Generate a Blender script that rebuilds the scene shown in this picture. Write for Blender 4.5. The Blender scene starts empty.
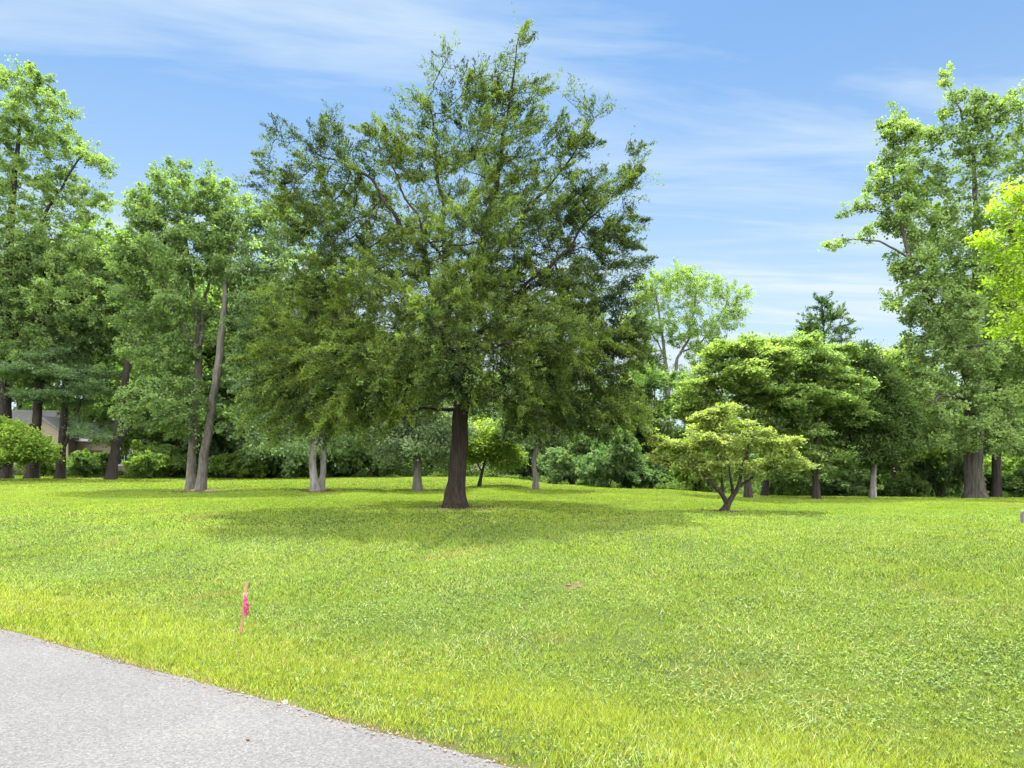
import bpy, math, random
import numpy as np
from mathutils import Vector, noise as mnoise
random.seed(7)
RNG = np.random.default_rng(7)
R = math.radians
SC = bpy.context.scene
COL = SC.collection

# ------------------------------------------------------------------ camera
F = 683.0; HZ = 460.0; CAMZ = 1.6
cam = bpy.data.cameras.new("camera"); camo = bpy.data.objects.new("camera", cam); COL.objects.link(camo)
camo.location = (0, 0, CAMZ); camo.rotation_euler = (R(90), 0, 0)
cam.sensor_width = 36; cam.lens = F/1024*36; cam.shift_y = (HZ-384)/1024; cam.clip_end = 2000
SC.camera = camo

# ------------------------------------------------------------------ light
SUN_EL, SUN_H = 68.0, (-0.12, 1.0)
az = math.atan2(SUN_H[0], SUN_H[1])                 # clockwise from +Y
SC.view_settings.view_transform = 'Standard'; SC.view_settings.look = 'None'
SC.view_settings.exposure = 2.03; SC.view_settings.gamma = 1.0; SC.view_settings.use_curve_mapping = False
world = bpy.data.worlds.new("World"); SC.world = world; world.use_nodes = True
wt = world.node_tree; wn = wt.nodes; wl = wt.links; wn.clear()
def N(t, ty, **kw):
    n = t.nodes.new(ty)
    for k, v in kw.items(): setattr(n, k, v)
    return n
sky = N(wt, 'ShaderNodeTexSky', sky_type='NISHITA'); sky.sun_disc = False
sky.sun_elevation = R(SUN_EL); sky.sun_rotation = az
sky.air_density = 1.0; sky.dust_density = 0.6; sky.ozone_density = 2.0; sky.altitude = 100
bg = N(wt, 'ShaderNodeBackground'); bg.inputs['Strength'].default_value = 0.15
out = N(wt, 'ShaderNodeOutputWorld')
tc = N(wt, 'ShaderNodeTexCoord'); sx = N(wt, 'ShaderNodeSeparateXYZ'); wl.new(tc.outputs['Generated'], sx.inputs[0])
def M_(t, op, a, b=None, c=None, clamp=False):
    n = N(t, 'ShaderNodeMath', operation=op, use_clamp=clamp)
    for i, v in enumerate((a, b, c)):
        if v is None: continue
        if isinstance(v, (int, float)): n.inputs[i].default_value = v
        else: t.links.new(v, n.inputs[i])
    return n.outputs[0]
zc = M_(wt, 'MAXIMUM', M_(wt, 'ADD', sx.outputs[2], 0.06), 0.03)
cu = M_(wt, 'DIVIDE', sx.outputs[0], zc); cv = M_(wt, 'DIVIDE', sx.outputs[1], zc)
# thin cirrus drawn out along one wind direction
cm = N(wt, 'ShaderNodeCombineXYZ'); wl.new(cu, cm.inputs[0]); wl.new(cv, cm.inputs[1])
mp = N(wt, 'ShaderNodeMapping'); mp.inputs['Rotation'].default_value = (0, 0, R(-24)); mp.inputs['Scale'].default_value = (0.42, 1.7, 1)
mp.inputs['Location'].default_value = (3.1, 5.2, 0)
wl.new(cm.outputs[0], mp.inputs[0])
n1 = N(wt, 'ShaderNodeTexNoise'); n1.inputs['Scale'].default_value = 1.0; n1.inputs['Detail'].default_value = 9; n1.inputs['Roughness'].default_value = 0.58; n1.inputs['Distortion'].default_value = 0.9
wl.new(mp.outputs[0], n1.inputs[0])
mr = N(wt, 'ShaderNodeMapRange'); mr.inputs[1].default_value = 0.45; mr.inputs[2].default_value = 0.74; mr.inputs[3].default_value = 0.0; mr.inputs[4].default_value = 0.75
wl.new(n1.outputs[0], mr.inputs[0])
# milky veil low over the horizon
hv = N(wt, 'ShaderNodeMapRange', interpolation_type='SMOOTHSTEP'); hv.inputs[1].default_value = 0.0; hv.inputs[2].default_value = 0.56; hv.inputs[3].default_value = 0.85; hv.inputs[4].default_value = 0.13
wl.new(sx.outputs[2], hv.inputs[0])
fac = M_(wt, 'ADD', mr.outputs[0], hv.outputs[0], clamp=True)
mx = N(wt, 'ShaderNodeMix', data_type='RGBA'); wl.new(fac, mx.inputs[0])
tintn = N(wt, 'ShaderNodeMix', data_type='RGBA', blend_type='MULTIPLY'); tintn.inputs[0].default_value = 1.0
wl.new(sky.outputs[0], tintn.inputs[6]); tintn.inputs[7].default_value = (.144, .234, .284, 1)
wl.new(tintn.outputs[2], mx.inputs[6]); mx.inputs[7].default_value = (1.3, 1.52, 1.68, 1)
# added fill light: invented bright cloud overhead and behind the viewer, out of view
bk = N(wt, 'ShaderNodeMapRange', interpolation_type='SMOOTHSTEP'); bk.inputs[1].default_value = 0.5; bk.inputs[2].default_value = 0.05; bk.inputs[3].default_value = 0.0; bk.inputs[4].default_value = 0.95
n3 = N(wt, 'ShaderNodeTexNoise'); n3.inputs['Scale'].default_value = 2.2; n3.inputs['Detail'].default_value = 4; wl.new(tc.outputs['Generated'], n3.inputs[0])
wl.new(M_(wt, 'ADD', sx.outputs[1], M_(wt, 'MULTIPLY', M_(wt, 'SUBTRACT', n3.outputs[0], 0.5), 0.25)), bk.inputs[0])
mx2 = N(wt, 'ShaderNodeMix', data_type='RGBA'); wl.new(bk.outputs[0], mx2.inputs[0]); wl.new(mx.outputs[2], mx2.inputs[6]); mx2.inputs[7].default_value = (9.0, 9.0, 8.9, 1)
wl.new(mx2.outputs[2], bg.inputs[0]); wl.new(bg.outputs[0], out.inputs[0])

sun = bpy.data.lights.new("sun", 'SUN'); suno = bpy.data.objects.new("sun", sun); COL.objects.link(suno)
sun.energy = 3.9; sun.angle = R(1.8); sun.color = (1.0, 0.955, 0.87)
ce = math.cos(R(SUN_EL)); hl = math.hypot(*SUN_H)
sdir = Vector((SUN_H[0]/hl*ce, SUN_H[1]/hl*ce, math.sin(R(SUN_EL))))
suno.rotation_euler = sdir.to_track_quat('Z', 'Y').to_euler(); suno.location = (0, 0, 40)
cy = SC.cycles
cy.max_bounces = 6; cy.diffuse_bounces = 3; cy.glossy_bounces = 1; cy.transmission_bounces = 4; cy.transparent_max_bounces = 4
cy.use_denoising = True; cy.caustics_reflective = False; cy.caustics_refractive = False

# ------------------------------------------------------------------ helpers
def tag(o, label=None, cat=None, group=None, kind=None):
    if label: o['label'] = label
    if cat: o['category'] = cat
    if group: o['group'] = group
    if kind: o['kind'] = kind
    return o
def link(o, parent=None):
    COL.objects.link(o)
    if parent is not None: o.parent = parent
    return o
def empty(name, loc, label, cat, group=None):
    o = bpy.data.objects.new(name, None); o.location = loc; o.empty_display_size = 0.3
    COL.objects.link(o); return tag(o, label, cat, group)
def np_mesh(name, V, faces_n, FI, cols=None, smooth=False):
    """V (n,3); FI flat index array; faces_n = loops per face (int)"""
    me = bpy.data.meshes.new(name)
    nf = len(FI)//faces_n
    me.vertices.add(len(V)); me.vertices.foreach_set('co', np.ascontiguousarray(V, dtype=np.float32).ravel())
    me.loops.add(len(FI)); me.loops.foreach_set('vertex_index', np.ascontiguousarray(FI, dtype=np.int32))
    me.polygons.add(nf); me.polygons.foreach_set('loop_start', np.arange(0, nf*faces_n, faces_n, dtype=np.int32))
    if smooth: me.polygons.foreach_set('use_smooth', np.ones(nf, dtype=bool))
    if cols is not None:
        a = me.attributes.new('col', 'FLOAT_COLOR', 'FACE')
        c = np.ones((nf, 4), np.float32); c[:, :3] = cols; a.data.foreach_set('color', c.ravel())
    me.update(calc_edges=True); return me
class MB:
    def __init__(s): s.v = []; s.f = []
    def box(s, c, d, rz=0.0, taper=1.0):
        b = len(s.v); cs, sn_ = math.cos(rz), math.sin(rz)
        for z in (-1, 1):
            k = taper if z > 0 else 1
            for x, y in ((-1, -1), (1, -1), (1, 1), (-1, 1)):
                X, Y = x*d[0]/2*k, y*d[1]/2*k
                s.v.append((c[0]+X*cs-Y*sn_, c[1]+X*sn_+Y*cs, c[2]+z*d[2]/2))
        for f in ((0, 3, 2, 1), (4, 5, 6, 7), (0, 1, 5, 4), (1, 2, 6, 5), (2, 3, 7, 6), (3, 0, 4, 7)): s.f.append([b+i for i in f])
    def build(s, name, m, parent=None):
        me = bpy.data.meshes.new(name); me.from_pydata(s.v, [], s.f); me.materials.append(m); me.update()
        return link(bpy.data.objects.new(name, me), parent)
_K = {}
def sn(P, sc, seed):
    """cheap smooth noise in about -1..1"""
    if seed not in _K:
        r = np.random.default_rng(1000+seed); k = r.normal(size=(7, 3)); _K[seed] = (k, r.uniform(0, 6.28, 7))
    k, ph = _K[seed]; P = np.asarray(P, float)
    return np.sin((P @ k.T)*sc + ph).sum(-1)/3.7

# ------------------------------------------------------------------ materials
def mat(name):
    m = bpy.data.materials.new(name); m.use_nodes = True; m.node_tree.nodes.clear(); t = m.node_tree
    o = N(t, 'ShaderNodeOutputMaterial'); return m, t, o
def leaf_mat(name, trans=0.4, rough=0.5, spec=0.35, tr_tint=(1.15, 1.3, 0.45)):
    m, t, o = mat(name)
    at = N(t, 'ShaderNodeAttribute', attribute_name='col')
    p = N(t, 'ShaderNodeBsdfPrincipled'); p.inputs['Roughness'].default_value = rough; p.inputs['Specular IOR Level'].default_value = spec
    tr = N(t, 'ShaderNodeBsdfTranslucent'); mm = N(t, 'ShaderNodeMix', data_type='RGBA', blend_type='MULTIPLY'); mm.inputs[0].default_value = 1
    mm.inputs[7].default_value = (*tr_tint, 1)
    t.links.new(at.outputs[0], p.inputs['Base Color']); t.links.new(at.outputs[0], mm.inputs[6]); t.links.new(mm.outputs[2], tr.inputs[0])
    ms = N(t, 'ShaderNodeMixShader'); ms.inputs[0].default_value = trans
    t.links.new(p.outputs[0], ms.inputs[1]); t.links.new(tr.outputs[0], ms.inputs[2]); t.links.new(ms.outputs[0], o.inputs[0])
    return m
LEAF = leaf_mat('leaf', 0.5, .7, .18)
CEDARLEAF = leaf_mat('cedar_foliage', 0.4, 0.75, 0.15)
GRASS = leaf_mat('grass_blades', 0.45, 0.7, 0.12, (1.0, 1.1, 0.6))
def noise_mat(name, c1, c2, scale=(1, 1, 1), nscale=5, bump=0.3, rough=0.9, c3=None, dist=0.02):
    m, t, o = mat(name)
    tcn = N(t, 'ShaderNodeTexCoord'); mpn = N(t, 'ShaderNodeMapping'); mpn.inputs['Scale'].default_value = scale
    t.links.new(tcn.outputs['Object'], mpn.inputs[0])
    n = N(t, 'ShaderNodeTexNoise'); n.inputs['Scale'].default_value = nscale; n.inputs['Detail'].default_value = 8; n.inputs['Roughness'].default_value = 0.65
    t.links.new(mpn.outputs[0], n.inputs[0])
    r = N(t, 'ShaderNodeValToRGB'); e = r.color_ramp.elements
    e[0].position = 0.32; e[0].color = (*c1, 1); e[1].position = 0.68; e[1].color = (*c2, 1)
    if c3: k = e.new(0.85); k.color = (*c3, 1)
    t.links.new(n.outputs[0], r.inputs[0])
    p = N(t, 'ShaderNodeBsdfPrincipled'); p.inputs['Roughness'].default_value = rough; p.inputs['Specular IOR Level'].default_value = 0.2
    b = N(t, 'ShaderNodeBump'); b.inputs['Strength'].default_value = bump; b.inputs['Distance'].default_value = dist
    t.links.new(n.outputs[0], b.inputs['Height']); t.links.new(b.outputs[0], p.inputs['Normal'])
    t.links.new(r.outputs[0], p.inputs['Base Color']); t.links.new(p.outputs[0], o.inputs[0]); return m
BK = (9, 9, 1.3)
BARK = {
 'cedar': noise_mat('cedar_bark', (.011, .009, .008), (.058, .045, .036), (16, 16, 1.1), 1.3, 1.0, .95, (.15, .11, .08), .12),
 'dark': noise_mat('dark_bark', (.012, .010, .009), (.05, .042, .036), BK, 1.5, .9, .95, None, .04),
 'grey': noise_mat('grey_bark', (.05, .047, .04), (.15, .14, .125), BK, 1.4, .8, .95, (.2, .19, .17), .03),
 'pale': noise_mat('pale_bark', (.08, .077, .07), (.24, .23, .21), (6, 6, 1.6), 1.4, .6, .9, (.42, .41, .38), .02),
 'furrowed': noise_mat('furrowed_bark', (.022, .02, .017), (.1, .09, .078), (7, 7, .9), 1.6, 1.0, .95, (.16, .145, .125), .09),
 'brown': noise_mat('brown_bark', (.06, .045, .033), (.19, .15, .115), BK, 1.5, .9, .95, None, .04)}

# ------------------------------------------------------------------ terrain
E0 = np.array([-4.735, 6.395]); ED = np.array([.859, -.512]); EN = np.array([.512, .859])
_px = np.array([-200, 0, 256, 430, 500, 560, 640, 800, 1024, 1250.])
_Y = np.array([20, 30, 40, 50, 70.])
_py = np.array([[506, 507, 508, 507, 507, 508, 509, 511, 511, 511],
                [487, 488, 490.5, 492, 489, 490.5, 491, 498, 499, 499],
                [479, 480, 482, 481, 479.5, 485, 489, 496, 497.5, 497],
                [474, 475, 478, 477.5, 478, 484, 488, 496.5, 497, 496.5],
                [471, 472, 475, 476, 476, 482, 487, 495, 495.5, 495]])
_dd = np.linspace(-10, 40, 501)
_zz = np.interp(_dd, [-40, -6.4, -5.9, 0, .35, 2.0, 2.5, 3.6, 6, 9, 13, 16, 60], [-.35, -.12, -.015, -.012, -.05, -.42, -.445, -.44, -.29, -.08, .12, .2, .24])
for _ in range(3):
    _z2 = np.convolve(np.pad(_zz, 3, mode='edge'), np.ones(7)/7, 'valid'); _zz = np.where((_dd < .1) & (_dd > -6), _zz, _z2)
def sstep(a, b, x):
    t = np.clip((x-a)/(b-a), 0, 1); return t*t*(3-2*t)
def road_d(x, y): return (np.asarray(x)-E0[0])*EN[0] + (np.asarray(y)-E0[1])*EN[1]
def terrain(x, y):
    x = np.asarray(x, float); y = np.asarray(y, float)
    d = road_d(x, y); zn = np.interp(d, _dd, _zz)
    Y = np.clip(y, 20, 70); px = np.clip(512 + F*x/np.maximum(y, 8), -200, 1250)
    i = np.clip(np.searchsorted(_Y, Y, side='right')-1, 0, 3); j = np.clip(np.searchsorted(_px, px, side='right')-1, 0, 8)
    a = (Y-_Y[i])/(_Y[i+1]-_Y[i]); b = (px-_px[j])/(_px[j+1]-_px[j]); a = a; b = b*b*(3-2*b)
    def zz(I, J): return CAMZ - (_py[I, J]-HZ)/F*_Y[I]
    zf = (1-a)*((1-b)*zz(i, j)+b*zz(i, j+1)) + a*((1-b)*zz(i+1, j)+b*zz(i+1, j+1))
    w = sstep(12, 20.5, y)
    z = zn*(1-w) + zf*w
    P = np.stack([x, y, 0*x], -1)
    z = z + (0.018*sn(P, 1.1, 1) + 0.006*sn(P, 3.7, 2))*sstep(.4, 3, d)
    return z
def hit(px, py):
    Y = np.linspace(3, 90, 8701); X = (px-512)/F*Y; zr = CAMZ-(py-HZ)/F*Y
    g = terrain(X, Y); k = np.argmax(zr <= g)
    return (float(X[k]), float(Y[k]), float(g[k]))
def at(px, Y):
    x = (px-512)/F*Y; return (x, Y, float(terrain(x, Y)))
def gz(x, y): return float(terrain(x, y))

def axis_pts(segs):
    o = [segs[0][0]]
    for a, b, s in segs:
        n = max(1, int(round((b-a)/s))); o += list(np.linspace(a, b, n+1)[1:])
    return np.array(o)
xs = axis_pts([(-700, -200, 60), (-200, -80, 10), (-80, -20, 1.5), (-20, -8, .3), (-8, 9, .14), (9, 20, .3), (20, 80, 1.5), (80, 200, 10), (200, 700, 60)])
ys = axis_pts([(-200, -20, 15), (-20, 2, 1.5), (2, 12, .14), (12, 24, .3), (24, 50, .5), (50, 80, 1.2), (80, 200, 10), (200, 1100, 60)])
XX, YY = np.meshgrid(xs, ys); ZZ = terrain(XX, YY)
nx, ny = len(xs), len(ys)
idx = np.arange(nx*ny).reshape(ny, nx)
FI = np.stack([idx[:-1, :-1], idx[:-1, 1:], idx[1:, 1:], idx[1:, :-1]], -1).reshape(-1)
gme = np_mesh('ground', np.stack([XX, YY, ZZ], -1).reshape(-1, 3), 4, FI, smooth=True)

# bare spots: (x, y, radius x, radius y, amount)
BARE = []
def bare(px, py, rx, ry, a=1.0):
    h = hit(px, py); BARE.append((h[0], h[1], rx, ry, a)); return h
bare(573, 587, .16, .2, .85); bare(655, 577, .2, .2, .35); bare(757, 590, .2, .2, .3); bare(900, 640, .15, .15, .25); bare(972, 521, .9, .45, .55); bare(1000, 519, .7, .35, .6)
bare(196, 491, 1.4, 1.7, 1); bare(318, 491.5, 1.2, 1.6, 1); bare(455, 507, 1.2, 1.0, .9); bare(728, 511, .6, .9, .9); bare(978, 498.6, 2.6, 2.6, 1)
bare(816, 499, 1, 1.6, .8); bare(668, 488.5, 1, 2, .9); bare(112, 477.6, 3.0, 2.6, .8); bare(60, 477, 2.6, 1, .6); bare(535, 490, .6, .5, .8)
bare(760, 497, 1.0, .7, .5); bare(243, 634, .16, .14, .5)
def bareness(x, y):
    m = np.zeros_like(x)
    P = np.stack([x, y, 0*x], -1); w = 1 + .35*sn(P, 5.0, 11) + .25*sn(P, 13.0, 12)
    for bx, by, rx, ry, a in BARE:
        q = np.sqrt(((x-bx)/rx)**2 + ((y-by)/ry)**2)
        m = np.maximum(m, a*np.clip(1.5-q*w, 0, 1))
    d = road_d(x, y)
    m = np.maximum(m, np.clip(1-(d-.02)/(.085*w.clip(.3, 2)), 0, 1)*np.clip((d+.6)/.3, 0, 1))
    m = np.maximum(m, .45*sstep(50, 55, y))
    return m
bv = bareness(XX.ravel(), YY.ravel())
a = gme.attributes.new('bare', 'FLOAT', 'POINT'); a.data.foreach_set('value', bv.astype(np.float32))
m, t, o = mat('ground_turf')
ab = N(t, 'ShaderNodeAttribute', attribute_name='bare'); tcn = N(t, 'ShaderNodeTexCoord')
na = N(t, 'ShaderNodeTexNoise'); na.inputs['Scale'].default_value = .55; na.inputs['Detail'].default_value = 5
nb = N(t, 'ShaderNodeTexNoise'); nb.inputs['Scale'].default_value = 14; nb.inputs['Detail'].default_value = 8; nb.inputs['Roughness'].default_value = .8
for q in (na, nb): t.links.new(tcn.outputs['Object'], q.inputs[0])
r1 = N(t, 'ShaderNodeValToRGB'); e = r1.color_ramp.elements; e[0].position = .35; e[0].color = (.035, .055, .012, 1); e[1].position = .65; e[1].color = (.075, .105, .018, 1)
t.links.new(na.outputs[0], r1.inputs[0])
r2 = N(t, 'ShaderNodeValToRGB'); e = r2.color_ramp.elements; e[0].position = .3; e[0].color = (.45, .5, .5, 1); e[1].position = .7; e[1].color = (1.25, 1.2, 1.2, 1)
t.links.new(nb.outputs[0], r2.inputs[0])
mu = N(t, 'ShaderNodeMix', data_type='RGBA', blend_type='MULTIPLY'); mu.inputs[0].default_value = 1; t.links.new(r1.outputs[0], mu.inputs[6]); t.links.new(r2.outputs[0], mu.inputs[7])
r3 = N(t, 'ShaderNodeValToRGB'); e = r3.color_ramp.elements; e[0].position = .3; e[0].color = (.035, .025, .017, 1); e[1].position = .75; e[1].color = (.14, .1, .065, 1)
t.links.new(nb.outputs[0], r3.inputs[0])
mb = N(t, 'ShaderNodeMix', data_type='RGBA'); t.links.new(ab.outputs['Fac'], mb.inputs[0]); t.links.new(mu.outputs[2], mb.inputs[6]); t.links.new(r3.outputs[0], mb.inputs[7])
p = N(t, 'ShaderNodeBsdfPrincipled'); p.inputs['Roughness'].default_value = .95; p.inputs['Specular IOR Level'].default_value = .1
bp = N(t, 'ShaderNodeBump'); bp.inputs['Strength'].default_value = .7; bp.inputs['Distance'].default_value = .04
t.links.new(nb.outputs[0], bp.inputs['Height']); t.links.new(bp.outputs[0], p.inputs['Normal'])
t.links.new(mb.outputs[2], p.inputs['Base Color']); t.links.new(p.outputs[0], o.inputs[0])
gme.materials.append(m); go = link(bpy.data.objects.new('ground', gme)); tag(go, kind='structure')

# ------------------------------------------------------------------ road (chip-seal slab with a ragged edge)
def road():
    m, t, o = mat('asphalt')
    tcn = N(t, 'ShaderNodeTexCoord')
    v = N(t, 'ShaderNodeTexVoronoi'); v.inputs['Scale'].default_value = 95; t.links.new(tcn.outputs['Object'], v.inputs[0])
    n = N(t, 'ShaderNodeTexNoise'); n.inputs['Scale'].default_value = .9; n.inputs['Detail'].default_value = 6; t.links.new(tcn.outputs['Object'], n.inputs[0])
    n2 = N(t, 'ShaderNodeTexNoise'); n2.inputs['Scale'].default_value = 60; n2.inputs['Detail'].default_value = 4; n2.inputs['Roughness'].default_value = .8; t.links.new(tcn.outputs['Object'], n2.inputs[0])
    sp = N(t, 'ShaderNodeSeparateColor'); t.links.new(v.outputs['Color'], sp.inputs[0])
    ra = N(t, 'ShaderNodeValToRGB'); e = ra.color_ramp.elements; e[0].position = 0; e[0].color = (.165, .165, .17, 1); e[1].position = 1; e[1].color = (.3, .3, .302, 1)
    k = e.new(.25); k.color = (.19, .19, .195, 1); k = e.new(.8); k.color = (.25, .25, .252, 1)
    t.links.new(sp.outputs[0], ra.inputs[0])
    rb = N(t, 'ShaderNodeValToRGB'); e = rb.color_ramp.elements; e[0].position = .3; e[0].color = (.325, .325, .335, 1); e[1].position = .7; e[1].color = (.41, .41, .41, 1)
    t.links.new(n.outputs[0], rb.inputs[0])
    rc = N(t, 'ShaderNodeValToRGB'); e = rc.color_ramp.elements; e[0].position = .34; e[0].color = (.62, .62, .63, 1); e[1].position = .5; e[1].color = (1, 1, 1, 1)
    t.links.new(n2.outputs[0], rc.inputs[0])
    m1 = N(t, 'ShaderNodeMix', data_type='RGBA', blend_type='MULTIPLY'); m1.inputs[0].default_value = 1; t.links.new(ra.outputs[0], m1.inputs[6]); t.links.new(rb.outputs[0], m1.inputs[7])
    m2 = N(t, 'ShaderNodeMix', data_type='RGBA', blend_type='MULTIPLY'); m2.inputs[0].default_value = 1; t.links.new(m1.outputs[2], m2.inputs[6]); t.links.new(rc.outputs[0], m2.inputs[7])
    p = N(t, 'ShaderNodeBsdfPrincipled'); p.inputs['Roughness'].default_value = .85; p.inputs['Specular IOR Level'].default_value = .25
    b = N(t, 'ShaderNodeBump'); b.inputs['Strength'].default_value = .6; b.inputs['Distance'].default_value = .006
    t.links.new(v.outputs['Distance'], b.inputs['Height']); t.links.new(b.outputs[0], p.inputs['Normal'])
    t.links.new(m2.outputs[2], p.inputs['Base Color']); t.links.new(p.outputs[0], o.inputs[0])
    ss = np.concatenate([np.arange(-90, -6, .8), np.arange(-6, 12, .03), np.arange(12, 90, .8)])
    V = []; F_ = []
    for i, s in enumerate(ss):
        w = .012*math.sin(s*2.1+.6)+.012*math.sin(s*5.3)+.022*(mnoise.noise(Vector((s*6, 0, 3)))) + .012*mnoise.noise(Vector((s*21, 7, 0)))
        w2 = -6.0+.04*mnoise.noise(Vector((s*3, 9, 3)))
        pts = [(w+.012, -.09), (w, -.002), (w-.08, .006), (-3, .05), (w2+.05, .006), (w2, -.09)]
        for d, z in pts:
            q = E0+ED*s+EN*d; V.append((q[0], q[1], z))
        if i:
            for k in range(5):
                a0 = (i-1)*6+k; F_.append((a0, a0+1, a0+7, a0+6))
    me = bpy.data.meshes.new('road'); me.from_pydata(V, [], F_); me.materials.append(m)
    for pl in me.polygons: pl.use_smooth = False
    me.update(); tag(link(bpy.data.objects.new('road', me)), kind='structure')
road()

# ------------------------------------------------------------------ grass blades
def grass():
    r = np.random.default_rng(3)
    Vs, Cs = [], []
    for (y0, y1, dens, w, h) in ((3.0, 6.5, 11000, .0065, .031), (6.5, 10, 6000, .0105, .035), (10, 16, 2600, .017, .04), (16, 30, 1100, .034, .034), (30, 54, 260, .08, .034)):
        xw = .80*y1+1.6; n = int(dens*(y1-y0)*2*xw)
        x = r.uniform(-xw, xw, n); y = r.uniform(y0, y1, n)
        d = road_d(x, y)
        P = np.stack([x, y, 0*x], -1)
        k = (np.abs(x) < .80*y+1.6) & (d > .01-.03*r.random(n)) & (r.random(n) > 1.0*bareness(x, y))
        k &= r.random(n) < (.72+.2*sn(P, 2.3, 21)+.3*sn(P, 7.0, 22)+.5*sn(P, 26.0, 221)+.4*sn(P, 47, 222)).clip(.05, 1)
        # ragged thin grass right at the asphalt
        x, y, d, P = x[k], y[k], d[k], P[k]; n = len(x)
        z = terrain(x, y)
        tall = (1 + .2*sn(P, .9, 23) + .3*sn(P, 4.5, 24)+.4*sn(P, 21, 241)).clip(.35, 2.2)*r.uniform(.55, 1.35, n)
        verge = sstep(3.2, 1.6, d) if False else 1-sstep(1.6, 3.4, d)
        hh = h*tall*(1+.25*verge)*(.55+.45*sstep(0, .3, d)); ww = w*r.uniform(.6, 1.3, n)
        th = r.uniform(0, 6.283, n); lean = r.uniform(.15, 1.25, n); ph = r.uniform(0, 6.283, n)
        bx, by = np.cos(th)*ww/2, np.sin(th)*ww/2
        V = np.zeros((n, 3, 3)); V[:, 0] = np.stack([x-bx, y-by, z-.006], -1); V[:, 1] = np.stack([x+bx, y+by, z-.006], -1)
        V[:, 2] = np.stack([x+np.cos(ph)*lean*hh, y+np.sin(ph)*lean*hh, z+hh], -1)
        # colour: yellow-green verge, cooler clover-like mat on the bank, sunny mixture beyond
        g1 = np.array([.118, .19, .022]); g2 = np.array([.262, .328, .046]); cool = np.array([.175, .27, .075]); straw = np.array([.42, .34, .15])
        tt = (.45+.1*sn(P, .35, 25)+.16*sn(P, 1.7, 26)+.2*sn(P, 19, 261)+.2*verge+r.normal(0, .32, n)*(1-.6*sstep(12, 24, y))).clip(0, 1)[:, None]
        c = g1*(1-tt)+g2*tt
        cl = (.36+.5*(1-sstep(.5, 1.0, d))+.4*sn(P, .8, 27)+.35*sn(P, 3.1, 28)+r.normal(0, .3, n)).clip(0, 1)*(1-verge)*(.35+.65*(1-sstep(14, 24, y)))
        cl = np.where(d < 1, .3*cl/np.maximum(1-verge, .3), cl); c = c*(1-cl[:, None]*.75)+cool*cl[:, None]*.75
        st = (r.random(n) < .035*(1-.8*sstep(12, 20, y))+.05*(sn(P, 1.3, 29) > .5)+.3*(1-sstep(.0, .25, d)))[:, None]
        c = np.where(st, straw*r.uniform(.7, 1.1, (n, 1)), c)
        rb = ((sn(P, 1.5, 291)+.5*sn(P, 6, 292)-.95)*1.1+r.normal(0, .15, n)).clip(0, .4)[:, None]*(1-verge[:, None]); c = c*(1-rb)+np.array([.27, .2, .08])*rb
        c = c*(1+.14*sstep(9, 16, y)[:, None]*np.array([1.15, 1, 1]))
        c = c*(1+.1*verge[:, None]*np.array([1.9, 1, .6]))
        fr = 1-.75*sstep(12, 24, y)
        dk = (r.random(n) < .24*fr)[:, None]; c = np.where(dk, c*.33, c); lt = (r.random(n) < .17*fr)[:, None]; c = np.where(lt, c*1.35+.03, c)
        Vs.append(V.reshape(-1, 3)); Cs.append(c)
    # broad low weeds (clover and plantain leaves lying in the turf)
    n = 260000; y = 3+15*r.random(n)**1.3; xw = .8*y+1.6; x = r.uniform(-1, 1, n)*xw; d = road_d(x, y); P = np.stack([x, y, 0*x], -1)
    k = (d > .25) & (r.random(n) < (.3+.55*sn(P, 1.2, 31)+.3*sn(P, 5, 32)).clip(0.02, 1)*(.12+.88*sstep(1.8, 3.2, d))) & (r.random(n) > bareness(x, y))
    x, y, P = x[k], y[k], P[k]; n = len(x); z = terrain(x, y)+r.uniform(.015, .055, n)
    th = r.uniform(0, 6.283, n); s = r.uniform(.006, .013, n)*(1+y/18)
    V = np.zeros((n, 3, 3))
    for q in range(3):
        V[:, q] = np.stack([x+np.cos(th+q*2.1)*s, y+np.sin(th+q*2.1)*s, z+r.uniform(-.5, .5, n)*s], -1)
    c = np.array([.15, .225, .06])*r.uniform(.5, 1.3, (n, 1)); Vs.append(V.reshape(-1, 3)); Cs.append(c)
    # long pale seed stalks and stray blades lying over the mown mat
    n = 60000; y = 3+13*r.random(n)**1.4; x = r.uniform(-1, 1, n)*(.8*y+1.6); d = road_d(x, y); P = np.stack([x, y, 0*x], -1)
    k = (d > .1) & (r.random(n) < (.35+.5*sn(P, 1.9, 35)+.4*sn(P, 8, 36)).clip(.02, 1)); x, y, d = x[k], y[k], d[k]; n = len(x); z = terrain(x, y)
    L_ = r.uniform(.04, .10, n)*np.where(d < 2.2, .6, 1); th = r.uniform(0, 6.283, n); w_ = r.uniform(.0025, .005, n)*(1+y/9); V = np.zeros((n, 3, 3)); cx_, cy_ = np.cos(th), np.sin(th)
    V[:, 0] = np.stack([x-cy_*w_/2, y+cx_*w_/2, z+.01], -1); V[:, 1] = np.stack([x+cy_*w_/2, y-cx_*w_/2, z+.01], -1); V[:, 2] = np.stack([x+cx_*L_, y+cy_*L_, z+r.uniform(.03, .075, n)], -1)
    Vs.append(V.reshape(-1, 3)); Cs.append(np.array([[.3, .38, .12], [.24, .34, .16], [.4, .36, .17]])[r.integers(0, 3, n)]*r.uniform(.7, 1.2, (n, 1)))
    V = np.concatenate(Vs); me = np_mesh('grass', V, 3, np.arange(len(V)), np.concatenate(Cs)); me.materials.append(GRASS)
    tag(link(bpy.data.objects.new('grass', me)), 'bright mown lawn grass mixed with clover', 'grass', kind='stuff')
grass()

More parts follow.
